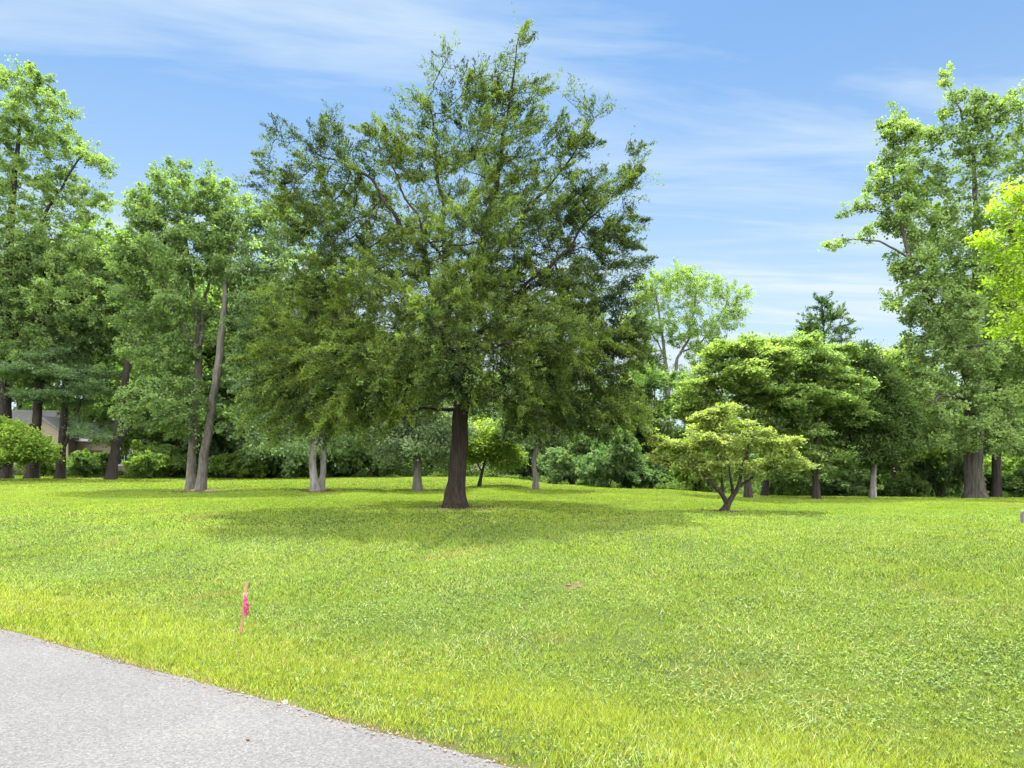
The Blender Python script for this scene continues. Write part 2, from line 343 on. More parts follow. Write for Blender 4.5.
# ------------------------------------------------------------------ tree machinery
def nrm(v): return v/np.maximum(np.linalg.norm(v, axis=-1, keepdims=True), 1e-9)
def sample_lobes(lobes, n, rng, shell=2.0):
    w = np.array([(l[3]*l[4]*l[5])**.55*(l[6] if len(l) > 6 else 1) for l in lobes]); w /= w.sum()
    k = rng.choice(len(lobes), n, p=w); L = np.array([l[:6] for l in lobes])[k]
    u = nrm(rng.normal(size=(n, 3)))*(rng.random((n, 1))**(1/shell/1.3))
    return L[:, :3]+u*L[:, 3:6]
def grow(stems, A, rng, step=.3, infl=6, kill=None, iters=90, trop=(0, 0, .05), wob=.18):
    """space colonisation from given stems. stems: list of (points (n,3), radii (n,), parent stem index or None)"""
    P, par, R0, isstem = [], [], [], []
    ends = []
    for pts, rad, ps in stems:
        pts = np.array(pts, float); rad = np.array(rad, float)
        seg = np.linalg.norm(np.diff(pts, axis=0), axis=1); L = np.concatenate([[0], np.cumsum(seg)])
        m = max(2, int(L[-1]/step)+1); s = np.linspace(0, L[-1], m)
        # smooth (catmull-like) by dense linear then average
        Q = np.stack([np.interp(s, L, pts[:, i]) for i in range(3)], -1)
        for _ in range(3): Q[1:-1] = (Q[:-2]+2*Q[1:-1]+Q[2:])/4
        amp = min(.06, L[-1]*.012)*np.minimum(1, s/1.5)[:, None]*(.25 if rad[0] > .18 else 1); f_ = rng.uniform(0, 6.28, (2, 3))
        Q = Q+amp*(np.sin(s[:, None]*2.3+f_[0])+.6*np.sin(s[:, None]*5.1+f_[1])-np.sin(f_[0])-.6*np.sin(f_[1]))
        rr = np.interp(s, L, rad)
        for i in range(m):
            if i == 0: pr = -1 if ps is None else int(np.argmin(np.linalg.norm(np.array(P)-Q[0], axis=1)))
            else: pr = len(P)-1
            P.append(Q[i]); par.append(pr); R0.append(rr[i]); isstem.append(True)
    P = np.array(P); n0 = len(P); par = list(par); cnt = np.zeros(n0, int)
    kill = kill or step*1.25
    skipb = 0
    D = np.full(len(A), 1e9); nb = np.zeros(len(A), int)
    for c in range(0, n0, 256):
        dd = np.linalg.norm(A[:, None]-P[None, c:c+256], axis=2); j = dd.argmin(1); dm = dd[np.arange(len(A)), j]
        q = dm < D; D[q] = dm[q]; nb[q] = j[q]+c
    alive = D > kill; trop = np.array(trop)
    for it in range(iters):
        act = np.where(alive & (D < infl))[0]
        if len(act) == 0: break
        uniq, inv = np.unique(nb[act], return_inverse=True)
        S = np.zeros((len(uniq), 3)); np.add.at(S, inv, nrm(A[act]-P[nb[act]]))
        ok = cnt[uniq] < 5
        bad = ~ok[inv]; alive[act[bad]] = False
        d = nrm(S+1e-6); d = nrm(d+trop+rng.normal(0, wob, d.shape))
        new = (P[uniq]+d*step)[ok]; par += list(uniq[ok]); cnt[uniq[ok]] += 1; cnt = np.concatenate([cnt, np.zeros(ok.sum(), int)])
        b = len(P); P = np.concatenate([P, new])
        al = np.where(alive)[0]
        if len(al) == 0 or len(new) == 0: break
        for c in range(0, len(new), 256):
            dd = np.linalg.norm(A[al][:, None]-new[None, c:c+256], axis=2); j = dd.argmin(1); dm = dd[np.arange(len(al)), j]
            q = dm < D[al]; D[al[q]] = dm[q]; nb[al[q]] = j[q]+b+c
        alive &= D > kill
    par = np.array(par)
    return P, par, n0, np.array(R0)
def radii(P, par, n0, R0, tip=.007, e=2.35):
    n = len(P); acc = np.zeros(n); nch = np.zeros(n, int)
    r = np.zeros(n)
    for i in range(n-1, n0-1, -1):
        r[i] = tip if nch[i] == 0 else acc[i]**(1/e)
        acc[par[i]] += r[i]**e; nch[par[i]] += 1
    r[:n0] = R0
    # side branches never thicker than what carries them
    for i in range(n0, n):
        r[i] = min(r[i], r[par[i]]*(.62 if par[i] < n0 else 1.0))
    return r, nch
def tube(P, rr, sides, Vl, Fl, flare=0., ridge=0., seed=0, fl_h=.35, zg=None):
    P = np.asarray(P); m = len(P)
    T = np.zeros_like(P); T[1:-1] = P[2:]-P[:-2]; T[0] = P[1]-P[0]; T[-1] = P[-1]-P[-2]; T = nrm(T)
    ref = np.array([1., 0, 0]) if abs(T[0, 0]) < .8 else np.array([0, 1., 0])
    u = ref-T[0]*ref.dot(T[0]); u /= np.linalg.norm(u)
    th = np.arange(sides)*2*math.pi/sides; base = len(Vl)
    rs = np.random.default_rng(seed); f1, f2 = rs.uniform(0, 6.28, 2)
    for i in range(m):
        u = u-T[i]*u.dot(T[i]); u /= np.linalg.norm(u); v = np.cross(T[i], u)
        mul = np.ones(sides)
        if ridge: mul += ridge*(np.sin(th*5+f1+.5*P[i, 2])+.7*np.sin(th*8+f2-.7*P[i, 2])+.5*np.sin(th*13+P[i, 2]*.9)) + ridge*.8*rs.normal(size=sides)
        if flare:
            h = P[i, 2]-zg; mul += flare*math.exp(-max(h, 0)/fl_h)*(1+.45*np.sin(th*5+f2)+.25*np.sin(th*3+f1))
        ring = P[i]+(np.cos(th)*mul*rr[i])[:, None]*u+(np.sin(th)*mul*rr[i])[:, None]*v
        Vl.extend(ring.tolist())
        if i:
            a0 = base+(i-1)*sides; b0 = base+i*sides
            for k in range(sides):
                k2 = (k+1) % sides; Fl.append((a0+k, a0+k2, b0+k2, b0+k))
    b0 = base+(m-1)*sides; Vl.append(P[-1].tolist()); c = len(Vl)-1
    for k in range(sides): Fl.append((b0+k, b0+(k+1) % sides, c, c))
def wood_mesh(name, P, par, r, n0, bark, flare=.6, ridge=.03, minr=0.0, zg=0.0, fl_h=.35, sides0=22):
    n = len(P); main = np.full(n, -1); best = np.zeros(n)
    for i in range(n):
        p_ = par[i]
        if p_ < 0: continue
        key = r[i]+(10 if i < n0 and i == p_+1 else 0)
        if key > best[p_]: best[p_] = key; main[p_] = i
    Vl, Fl = [], []
    starts = [i for i in range(n) if par[i] < 0 or main[par[i]] != i]
    for s in starts:
        ch = [s]
        while main[ch[-1]] >= 0: ch.append(main[ch[-1]])
        pts = [P[i] for i in ch]; rs = [r[i] for i in ch]
        root = par[s] < 0
        if not root: pts = [P[par[s]]]+pts; rs = [min(rs[0]*1.25, r[par[s]])]+rs
        if len(pts) < 2 or rs[0] < minr: continue
        if root:
            # extra rings near the ground, sunk a little below it
            p0, p1 = np.array(pts[0]), np.array(pts[1]); add = []; ar = []
            for h in (-.25, 0, .1, .2): add.append(p0+(p1-p0)*h/max(1e-3, np.linalg.norm(p1-p0))); ar.append(rs[0])
            if np.linalg.norm(p1-p0) > .22: pts = add+pts[1:]; rs = ar+rs[1:]
            else: pts = add[:2]+pts[1:]; rs = ar[:2]+rs[1:]
        big = max(rs)
        sd = sides0 if (root and big > .1) else 10 if big > .09 else 7 if big > .04 else 5 if big > .018 else 3
        tube(np.array(pts), rs, sd, Vl, Fl, flare if root else 0, ridge if big > .07 else 0, seed=len(Vl) % 999, zg=zg, fl_h=fl_h)
    FI = np.array(Fl, dtype=np.int32)
    me = bpy.data.meshes.new(name)
    me.from_pydata(Vl, [], [f if f[2] != f[3] else f[:3] for f in Fl])
    for pl in me.polygons: pl.use_smooth = True
    me.materials.append(BARK[bark]); me.update(); return me
def leaf_arrays(C, Nn, T, L, W):
    T = nrm(T-Nn*(T*Nn).sum(-1, keepdims=True)); S = np.cross(Nn, T)
    V = np.zeros((len(C), 4, 3)); L = L[:, None]; W = W[:, None]
    V[:, 0] = C-T*L*.5; V[:, 1] = C+S*W*.5+T*L*.05; V[:, 2] = C+T*L*.5; V[:, 3] = C-S*W*.5+T*L*.05
    return V
def foliage(anch, dirs, n, rng, size=.12, aspect=.6, spread=(.25, .25, .2), up=.5, style='broad', cols=((.04, .08, .01), (.1, .16, .02)), uneven=.6, accent=None, fing=None, low_w=0):
    na_ = len(anch); w = rng.random(na_)**uneven+.05
    w *= (1+.6*sn(anch, 1.1, 41)).clip(.15, 2)
    if low_w: w *= (.9+1.2*sn(anch, 6.5, 51)).clip(.2, 2.8); w *= 1+low_w*(1-((anch[:, 2]-anch[:, 2].min())/np.ptp(anch[:, 2])))**1.2
    k = rng.choice(na_, n, p=w/w.sum())
    off = rng.normal(size=(n, 3))*np.array(spread)
    dk = dirs[k]
    if fing:
        nf, l0, l1, out_, upz, low = fing
        rj = .32 if low_w else .55
        fd = dirs[:, None, :]*rj*1.3+rng.normal(size=(na_, nf, 3))*rj
        ax = anch*np.array([1, 1, 0]); ra = nrm(ax)[:, None, :]; zt = ((anch[:, 2]-anch[:, 2].min())/np.ptp(anch[:, 2]))[:, None]
        fd = fd+ra*out_; fd[:, :, 2] += upz*zt+low*(1-zt); fd = nrm(fd); fl = rng.uniform(l0, l1, (na_, nf))
        j = rng.integers(0, nf, n); u = rng.random(n)**.8; dk = fd[k, j]
        off = off*(1.15-.75*u)[:, None]
        C = anch[k]+dk*(fl[k, j]*u)[:, None]+off; C[:, 2] -= .25*fl[k, j]*u*u*(1-zt[k, 0])
        off = off*0
    else: C = anch[k]+off
    if style == 'broad':
        Nn = nrm(rng.normal(size=(n, 3))+np.array([0, 0, up*2])+off*1.5); T = nrm(rng.normal(size=(n, 3))+np.array([0, 0, -.5]))
    elif style == 'spray':      # scale-leaved cedar sprays: narrow, pointing out and up with drooping tips
        T = nrm(dk*.9+rng.normal(size=(n, 3))*.55+np.array([0, 0, .25])+off*1.2); Nn = nrm(rng.normal(size=(n, 3))+np.array([0, 0, up]))
    elif style == 'tier':
        Nn = nrm(rng.normal(size=(n, 3))*.5+np.array([0, 0, 1.])); T = nrm(dk*.5+rng.normal(size=(n, 3))*.7)
    elif style == 'needle':
        T = nrm(dk+rng.normal(size=(n, 3))*.5+np.array([0, 0, -.1])); Nn = nrm(rng.normal(size=(n, 3))+np.array([0, 0, up]))
    sz = size*rng.uniform(.65, 1.35, n)
    V = leaf_arrays(C, Nn, T, sz, sz*aspect*rng.uniform(.75, 1.25, n))
    c1, c2 = np.array(cols[0]), np.array(cols[1])
    clump = rng.random(na_)[k]
    tt = (.45+.2*sn(C, .8, 42)+.22*sn(C, 2.4, 43)+.85*(clump-.5)+rng.normal(0, .2, n)).clip(0, 1)[:, None]
    c = (c1*(1-tt)+c2*tt)*1.5+(0 if style == 'spray' else .012)
    if accent is not None:
        acc, pr = accent; q = (rng.random(n)*.5+clump*.5 < pr)[:, None]; c = np.where(q, np.array(acc), c)
    c = c*rng.uniform(.8, 1.2, (n, 1))
    return V.reshape(-1, 3), c
def crown_mesh(name, V, c, m=None):
    me = np_mesh(name, V, 4, np.arange(len(V)), c); me.materials.append(m or LEAF); return me
def tip_anchors(P, par, r, n0, thr):
    i = np.where(((np.arange(len(P)) >= n0) & (r < thr)) | ((np.arange(len(P)) < n0) & (r < thr*1.7) & (par >= 0)))[0]
    return P[i], nrm(P[i]-P[par[i]])
def build_tree(name, label, base, stems, lobes, *, bark='dark', n_attr=900, n_leaf=30000, step=.35, size=.12, aspect=.6, spread=.25, style='broad',
               cols=((.04, .08, .01), (.1, .16, .02)), group=None, seed=1, flare=.3, ridge=.03, trop=(0, 0, .05), wob=.18, up=.5, thr=.022, shell=2.0, cat='tree',
               tip=.007, e=2.35, uneven=.6, tiers=None, accent=None, infl=30, minr=0, cone=None, fl_h=.35, iters=90, mat_=None, clip=None, low_w=0, fing=None):
    """everything in coordinates relative to base (local)"""
    rng = np.random.default_rng(seed)
    if tiers:
        nt, rr_, th_ = tiers; C = sample_lobes(lobes, nt, rng, 2.2); A = []
        per = max(6, n_attr//nt)
        for c in C:
            r_ = rr_*rng.uniform(.6, 1.25); q = rng.random((per, 1))**.5*r_; an = rng.uniform(0, 6.283, per)
            dx = np.stack([np.cos(an), np.sin(an)], -1)*q
            z = rng.normal(0, th_, per)-.3*(np.linalg.norm(dx, axis=1)**2)/r_ + dx @ nrm(rng.normal(size=2))*.12
            A.append(np.stack([c[0]+dx[:, 0], c[1]+dx[:, 1], c[2]+z], -1))
        A = np.concatenate(A)
    else: A = sample_lobes(lobes, n_attr, rng, shell)
    if clip is not None: A = A[A[:, 2] > clip]
    P, par, n0, R0 = grow(stems, A, rng, step=step, infl=infl, trop=trop, wob=wob, iters=iters)
    r, nch = radii(P, par, n0, R0, tip, e)
    o = empty(name, base, label, cat, group)
    tr = wood_mesh('trunk', P, par, r, n0, bark, flare, ridge, minr, zg=0.0, fl_h=fl_h)
    link(bpy.data.objects.new('trunk', tr), o)
    an, di = tip_anchors(P, par, r, n0, thr)
    if isinstance(spread, (int, float)): spread = (spread, spread, spread*.8)
    V, c = foliage(an, di, n_leaf, rng, size, aspect, spread, up, style, cols, uneven, accent, fing, low_w)
    link(bpy.data.objects.new('crown', crown_mesh('crown', V, c, mat_)), o)
    return o
def pxl(base, lobes, Y=None, depth=1.0, rng=None):
    """photo-measured lobes (px, py, rx, ry[, depth offset in m[, weight[, depth radius]]]) -> local metres"""
    Y = Y or base[1]; k = Y/F; out_ = []
    for l in lobes:
        px_, py_, rx, ry = l[:4]; dy = l[4] if len(l) > 4 and l[4] is not None else 0; w = l[5] if len(l) > 5 else 1
        ydep = Y+dy; kk = ydep/F
        X = (px_-512)*kk-base[0]; Z = CAMZ-(py_-HZ)*kk-base[2]
        rd = l[6] if len(l) > 6 else rx*kk*depth
        out_.append((X, dy, Z, rx*kk, rd, ry*kk, w))
    return out_
def pst(base, pts, Y=None, rs=.8):
    """stem given as (px, py, radius in px[, depth offset])"""
    Y = Y or base[1]; P = []; rr = []
    for q in pts:
        dy = q[3] if len(q) > 3 else 0; kk = (Y+dy)/F
        P.append(((q[0]-512)*kk-base[0], dy, CAMZ-(q[1]-HZ)*kk-base[2])); rr.append(q[2]*kk*rs)
    return P, rr

# ------------------------------------------------------------------ the big cedar
def cedar():
    b = hit(455, 507.3)
    s0 = pst(b, [(455, 507.3, 12.4), (456, 480, 10.8), (459, 440, 10), (461, 400, 9.4), (460, 360, 8), (466, 310, 7.5), (480, 250, 5, -.3), (494, 190, 3.2), (504, 130, 1.9), (512, 80, 1.2), (517, 45, .6)])
    S = [(*s0, None)]
    def br(pts): S.append((*pst(b, pts), 0))
    br([(461, 385, 5), (440, 330, 4.4, -.6), (425, 260, 3.6, -.8), (390, 205, 2.6, -.8), (350, 165, 1.5, -.5), (300, 145, .7, 0)])
    br([(462, 335, 4.5), (446, 280, 4, .7), (438, 200, 3, .8), (432, 140, 1.8, .6), (424, 100, 1, .4)])
    br([(466, 310, 4), (490, 260, 3.3, .7), (530, 210, 2.5, .6), (570, 160, 1.5, .3), (595, 118, .8)])
    br([(464, 345, 4), (510, 300, 3.2, -.5), (560, 250, 2.4, -.6), (600, 205, 1.4), (636, 165, .6)])
    br([(461, 400, 4.2), (500, 378, 3.4, -.8), (545, 366, 2.6, -1.2), (590, 345, 1.7, -1), (630, 335, .8, -.6)])
    br([(461, 405, 3.6), (490, 398, 2.8, .6), (535, 402, 2.1, .9), (590, 390, 1.3, .8), (630, 385, .7)])
    br([(461, 398, 4), (430, 385, 3.2, -1), (385, 380, 2.5, -1.6), (330, 365, 1.7, -1.6), (285, 355, .8, -1)])
    br([(460, 410, 3.4), (425, 405, 2.8, .5), (385, 412, 2.2, .6), (335, 400, 1.5, .6), (290, 395, .8)])
    br([(461, 380, 3.6), (455, 360, 3, -1.6), (440, 335, 2.2, -3), (420, 320, 1.2, -4.2)])
    br([(461, 375, 3.6), (480, 350, 3, 1.8), (500, 330, 2.2, 3.4), (510, 310, 1.2, 4.6)])
    br([(463, 372, 3.2), (490, 350, 2.6, -1.8), (520, 340, 1.8, -3.2), (540, 330, 1, -4.2)])
    br([(470, 290, 3), (430, 240, 2.2, -1.2), (400, 180, 1.4, -1.2), (385, 130, .6, -.8)])
    S[1:] = [(q[0], [x*.8 for x in q[1]], q[2]) for q in S[1:]]
    L = [(517, 40, 10, 20, 0, 1), (446, 58, 9, 16, 0, .6), (532, 45, 8, 8, 0, .3), (460, 52, 6, 12, 0, .3), (268, 145, 10, 6, 0, .3), (640, 150, 6, 8, 0, .3), (645, 260, 8, 8, 0, .3), (250, 205, 10, 8, 0, .3), (252, 350, 12, 30, 0, .6), (642, 350, 12, 28, 0, .6), (640, 410, 14, 20, 0, .6), (446, 68, 11, 26, 0, .8), (492, 66, 12, 20, .3, .7), (480, 105, 36, 32), (548, 92, 20, 6, 0, .35), (400, 98, 7, 25, 0, .5), (418, 120, 18, 24), (515, 118, 26, 32),
         (500, 165, 60, 40, 0, 1.15), (582, 112, 12, 18, 0, .5), (603, 105, 6, 14, 0, .3), (575, 150, 30, 20, 0, .7), (436, 170, 44, 42, 0, 1.1), (337, 140, 16, 26, 0, .5), (286, 136, 24, 9, -.2, .4), (306, 160, 24, 18, 0, .6), (360, 150, 16, 26, 0, .6),
         (362, 192, 45, 32), (285, 190, 22, 16, 0, .55), (305, 215, 42, 32, 0, .8), (255, 185, 8, 6, 0, .2), (590, 190, 34, 26, 0, .7), (636, 158, 11, 16, 0, .5), (622, 190, 20, 18, 0, .6), (612, 232, 26, 32, 0, .8), (642, 225, 8, 6, 0, .2), (555, 225, 58, 46, 0, 1.1),
         (500, 245, 70, 55, 0, 1.2), (420, 250, 70, 50, 0, 1.2), (480, 240, 50, 40, -2, .8), (350, 260, 62, 45), (400, 300, 68, 48, -1), (322, 312, 60, 48), (278, 330, 28, 40, 0, .8), (450, 320, 60, 50, -2), (520, 300, 70, 48), (590, 285, 48, 40), (625, 300, 20, 30, 0, .7),
         (300, 370, 44, 48, -.5, 1.2), (350, 370, 56, 48, -1.6, 1.2), (275, 400, 30, 34, 0, 1), (400, 370, 55, 38, -2.2), (450, 372, 40, 30, -2.8), (540, 345, 62, 42, -1.5), (600, 350, 46, 44, 0, 1.2), (622, 385, 28, 38, 0, 1.2), (585, 405, 48, 32, 0, 1.2),
         (530, 400, 45, 24, -1.2), (535, 412, 45, 22, 1.5), (490, 395, 30, 16, -2), (330, 415, 50, 22, 0, 1.1), (385, 410, 40, 20, -1.2), (430, 395, 30, 14, 2.6), (470, 330, 60, 50, 3.2), (420, 360, 60, 40, 3), (540, 340, 60, 45, 3)]
    build_tree('cedar_tree', 'large spreading dark green cedar standing alone at the centre of the lawn', b, S, pxl(b, L, depth=.95), bark='cedar', n_attr=6200, n_leaf=600000, step=.19,
               size=.1, aspect=.24, low_w=.7, fing=(2, .25, .85, .5, .8, -.2), spread=(.07, .07, .06), style='spray', cols=((.012, .026, .010), (.112, .155, .032)), seed=11, flare=.4, ridge=.06, trop=(0, 0, .03), wob=.25, up=.5,
               thr=.02, shell=1.3, tip=.008, e=2.25, uneven=1.3, accent=((.10, .085, .05), .1), infl=6, fl_h=.22, iters=70, mat_=CEDARLEAF)
cedar()

# ------------------------------------------------------------------ the other lawn trees
def T(name, label, bpx, bpy_, Y, stems, lobes, **kw):
    b = hit(bpx, bpy_) if Y is None else at(bpx, Y)
    S = []
    for i, s in enumerate(stems):
        pts = list(s)
        if i == 0 or kw.get('_roots', 1) > i:
            # start exactly on the ground below
            P, rr = pst(b, pts); 
            if P[0][2] > -.5: P[0] = (P[0][0], P[0][1], 0.0)
            S.append((P, rr, None))
        else:
            P, rr = pst(b, pts); S.append((P, rr, 0))
    kw.pop('_roots', None); dp = kw.pop('depth', 1.0)
    return build_tree(name, label, b, S, pxl(b, lobes, depth=dp), **kw)

# leaning pair of stems, left
T('double_trunk_tree', 'tree with dark and pale leaning stems from one base, left of the white trunk', 195, 489.5, None,
  [[(201, 489.5, 5.8), (205, 455, 5.4, -.2), (212, 410, 4.8, -.5), (219, 365, 4.5, -.7), (223, 330, 4, -.8), (226, 290, 3.2, -.7), (232, 240, 2)],
   [(191, 489.5, 5.4, .25), (192, 450, 4.6, .4), (196, 400, 5, .5), (200, 350, 4, .5), (196, 310, 3.4, .5), (188, 260, 2.4, .5), (184, 215, 1.2, .4)],
   [(197, 355, 3), (178, 320, 2, -.5), (160, 280, 1.2, -.5)], [(200, 345, 2.6), (206, 300, 2, .8), (208, 240, 1, .8)]],
  [(190, 195, 42, 28), (152, 215, 24, 26, 0, .8), (222, 195, 18, 24, 0, .7), (240, 225, 26, 30), (180, 255, 58, 40), (140, 265, 28, 32), (245, 285, 28, 34), (150, 310, 34, 30), (180, 320, 36, 32, 1, .8),
   (165, 355, 40, 28, 0, .7), (178, 300, 24, 18, -1.2, .5), (234, 250, 16, 24, -1, .5), (205, 335, 14, 12, -1, .25), (155, 405, 36, 26, -1.5, 1.1), (185, 408, 16, 20, -1, .6), (182, 432, 14, 10, -.8, .4), (250, 345, 18, 32, 1)],
  _roots=2, bark='grey', n_attr=1700, n_leaf=105000, step=.36, size=.125, aspect=.6, spread=.15, cols=((0.066, 0.108, 0.038), (0.140, 0.200, 0.077)), seed=21, fing=(2, .25, .75, .3, .35, -.1), uneven=1.1, e=2.15, thr=.026, tip=.008)
# white double trunk partly behind the cedar
T('white_trunk_tree', 'tree with a short whitish double trunk under the left edge of the cedar', 318, 491, None,
  [[(315, 491, 5), (315, 470, 4.3), (316, 430, 4), (312, 380, 4), (300, 320, 2.8), (285, 260, 1.2)], [(321, 490, 4, .5), (321.5, 460, 3.4, .6), (323, 420, 3, .8), (332, 360, 2.4, .8), (345, 300, 1.5)]],
  [(285, 235, 30, 28, 1), (262, 270, 28, 36, 0), (300, 290, 50, 45, 1), (255, 320, 30, 40), (300, 350, 50, 45, 1), (255, 375, 22, 40, 0), (290, 410, 45, 36, 1), (262, 425, 20, 26), (325, 442, 36, 15, 1, 1), (318, 448, 22, 10, -1, .8), (330, 455, 14, 6, -.6, .4), (345, 400, 40, 35, 2)],
  _roots=2, bark='pale', n_attr=1300, n_leaf=70000, step=.38, size=.14, aspect=.5, spread=.15, cols=((0.077, 0.119, 0.053), (0.140, 0.200, 0.101)), seed=22, fing=(2, .25, .8, .3, .3, -.2), uneven=1.0, e=2.15, thr=.026, tip=.008)
# forked dark tree far left lawn edge
T('forked_tree', 'dark forked tree whose right limb leans away, in front of the house', 112, 477, 42.5,
  [[(111, 477, 6), (115, 450, 5), (120, 420, 4.5), (126, 380, 4), (130, 340, 3.2), (133, 300, 2)], [(113, 458, 3.2), (122, 440, 3), (136, 415, 2.6, -.5), (150, 392, 2, -.8), (165, 372, 1.2, -1)], [(128, 355, 2.4), (140, 330, 1.8), (150, 300, 1)]],
  [(125, 262, 30, 26, 1), (105, 295, 36, 34, 1), (155, 295, 24, 34, 1), (138, 335, 40, 26, 2), (92, 335, 28, 26, 1), (165, 372, 28, 18, 0), (95, 372, 20, 12, 0, .6)],
  bark='dark', n_attr=900, n_leaf=62000, step=.45, size=.15, aspect=.6, spread=.15, cols=((0.054, 0.092, 0.035), (0.113, 0.173, 0.061)), seed=23, fing=(2, .3, .8, .3, .3, -.1), uneven=1.1, e=2.2, thr=.028, tip=.008)
# very tall airy tree at the left edge
T('tall_tree', 'very tall airy light green tree at the left edge of the photo', 6, 477, 42.5,
  [[(5, 477, 8), (5, 420, 7), (4, 350, 6.2), (8, 260, 5), (14, 180, 3.2), (22, 110, 1.5)], [(8, 300, 3), (30, 240, 2.4), (60, 190, 1.6), (85, 150, .8)], [(6, 320, 3), (-20, 240, 2), (-35, 160, 1)], [(6, 340, 2.6), (45, 310, 2, -1), (85, 280, 1.2, -1)]],
  [(16, 82, 28, 20, 0, .7), (50, 105, 24, 18, 0, .6), (25, 130, 45, 28), (62, 148, 22, 14, 0, .6), (92, 162, 24, 12, 0, .6), (40, 185, 40, 26), (-20, 150, 35, 50), (85, 205, 28, 22, 0, .8), (0, 220, 45, 34), (55, 245, 45, 30), (100, 255, 24, 24, 0, .7), (15, 290, 50, 38), (75, 300, 44, 30, -1), (20, 350, 45, 32, -1), (-30, 280, 50, 70)],
  bark='dark', n_attr=2200, n_leaf=150000, step=.42, size=.15, aspect=.55, spread=.15, cols=((0.077, 0.124, 0.038), (0.162, 0.221, 0.085)), seed=24, fing=(2, .3, .9, .35, .5, 0), uneven=1.4, e=2.1, thr=.028, tip=.009)
T('rough_trunk_tree', 'straight dark trunk second from the left edge, under hanging branches', 33, 477.5, 42.5,
  [[(32, 477.5, 7), (35, 440, 5.5), (40, 390, 4.6), (42, 330, 3.4), (45, 260, 1.6)]],
  [(45, 270, 36, 36), (30, 320, 40, 30), (70, 330, 34, 26), (20, 365, 30, 18, 0), (55, 368, 30, 14, 0)],
  bark='dark', n_attr=800, n_leaf=60000, step=.45, size=.15, aspect=.55, spread=.15, cols=((0.060, 0.097, 0.038), (0.130, 0.189, 0.077)), seed=25, fing=(2, .3, .8, .3, .3, -.1), uneven=1.1, thr=.028, tip=.008, e=2.2)
T('hemlock_tree', 'blue green conifer with drooping level branches in front of the house', 60, 478, 42.5,
  [[(60, 478, 5.5), (62, 440, 4.4), (65, 400, 3.8), (67, 350, 2.8), (70, 300, 1)], [(62, 452, 2.4), (72, 430, 1.8), (82, 400, 1)]],
  [(66, 325, 24, 16), (60, 352, 34, 9), (45, 372, 44, 9, -1), (40, 395, 40, 7, -1.2), (85, 388, 20, 6, -.8, .6), (95, 430, 22, 6, -1.2, .4)],
  bark='dark', n_attr=1100, n_leaf=30000, step=.4, size=.2, aspect=.28, spread=(.25, .25, .09), style='tier', cols=((.05, .09, .045), (.11, .16, .09)), seed=26, tiers=(42, 1.5, .07), trop=(0, 0, -.02), e=2.2, tip=.008)
# low bright bush-like tree, far left
T('leafy_sapling', 'low bright leafy sapling at the left edge below the dark trunks', -4, 481, None,
  [[(-4, 481, 2.2), (-2, 465, 1.8), (6, 450, 1.2), (16, 438, .6)], [(-3, 470, 1.4), (20, 455, 1, -.4), (40, 448, .6, -.5)]],
  [(-5, 430, 22, 16), (20, 440, 28, 12), (40, 452, 18, 10), (10, 455, 30, 10), (-20, 450, 26, 20)],
  bark='dark', n_attr=420, n_leaf=24000, step=.3, size=.15, aspect=.6, spread=(.24, .24, .12), cols=((.09, .15, .02), (.19, .26, .045)), seed=27, up=.9, cat='sapling', tip=.006)
# under / behind the cedar
T('shaded_tree', 'short stout dark trunk with a drooping crown, seen under the cedar left of its trunk', 417.5, 491, None,
  [[(417.5, 491, 5.5), (417.5, 475, 4.6), (417, 455, 4), (418, 430, 3.2), (420, 390, 1.4)]],
  [(418, 405, 36, 26), (395, 430, 32, 22), (440, 430, 32, 22), (415, 448, 46, 14), (385, 455, 20, 10), (448, 455, 16, 10)],
  bark='grey', n_attr=600, n_leaf=34000, step=.3, size=.13, aspect=.5, spread=.22, cols=((0.077, 0.108, 0.061), (0.130, 0.179, 0.101)), seed=31)
T('small_green_tree', 'small light green tree on the rise just right of the cedar trunk', 480, 486.5, None,
  [[(479, 486.5, 2.2), (481, 475, 1.8), (484, 462, 1.4), (490, 445, .7)], [(481, 470, 1.2), (474, 458, .8), (468, 448, .5)]],
  [(492, 448, 26, 14), (505, 460, 20, 8), (478, 455, 18, 10), (490, 432, 22, 14)],
  bark='dark', n_attr=420, n_leaf=22000, step=.28, size=.13, aspect=.6, spread=(.22, .22, .12), cols=((.09, .15, .02), (.19, .25, .05)), seed=32, up=.8, tip=.006)
T('grey_trunk_tree', 'slender grey trunk with grey green crown right of the cedar trunk', 535.5, 489.5, None,
  [[(535.5, 489.5, 3.6), (535.5, 470, 2.9), (537, 440, 2.6), (538, 410, 2), (540, 370, 1)]],
  [(538, 380, 36, 26), (520, 410, 30, 22), (560, 410, 30, 22), (540, 432, 40, 12)],
  bark='grey', n_attr=600, n_leaf=32000, step=.3, size=.13, aspect=.5, spread=.24, cols=((0.071, 0.103, 0.053), (0.130, 0.179, 0.101)), seed=33)
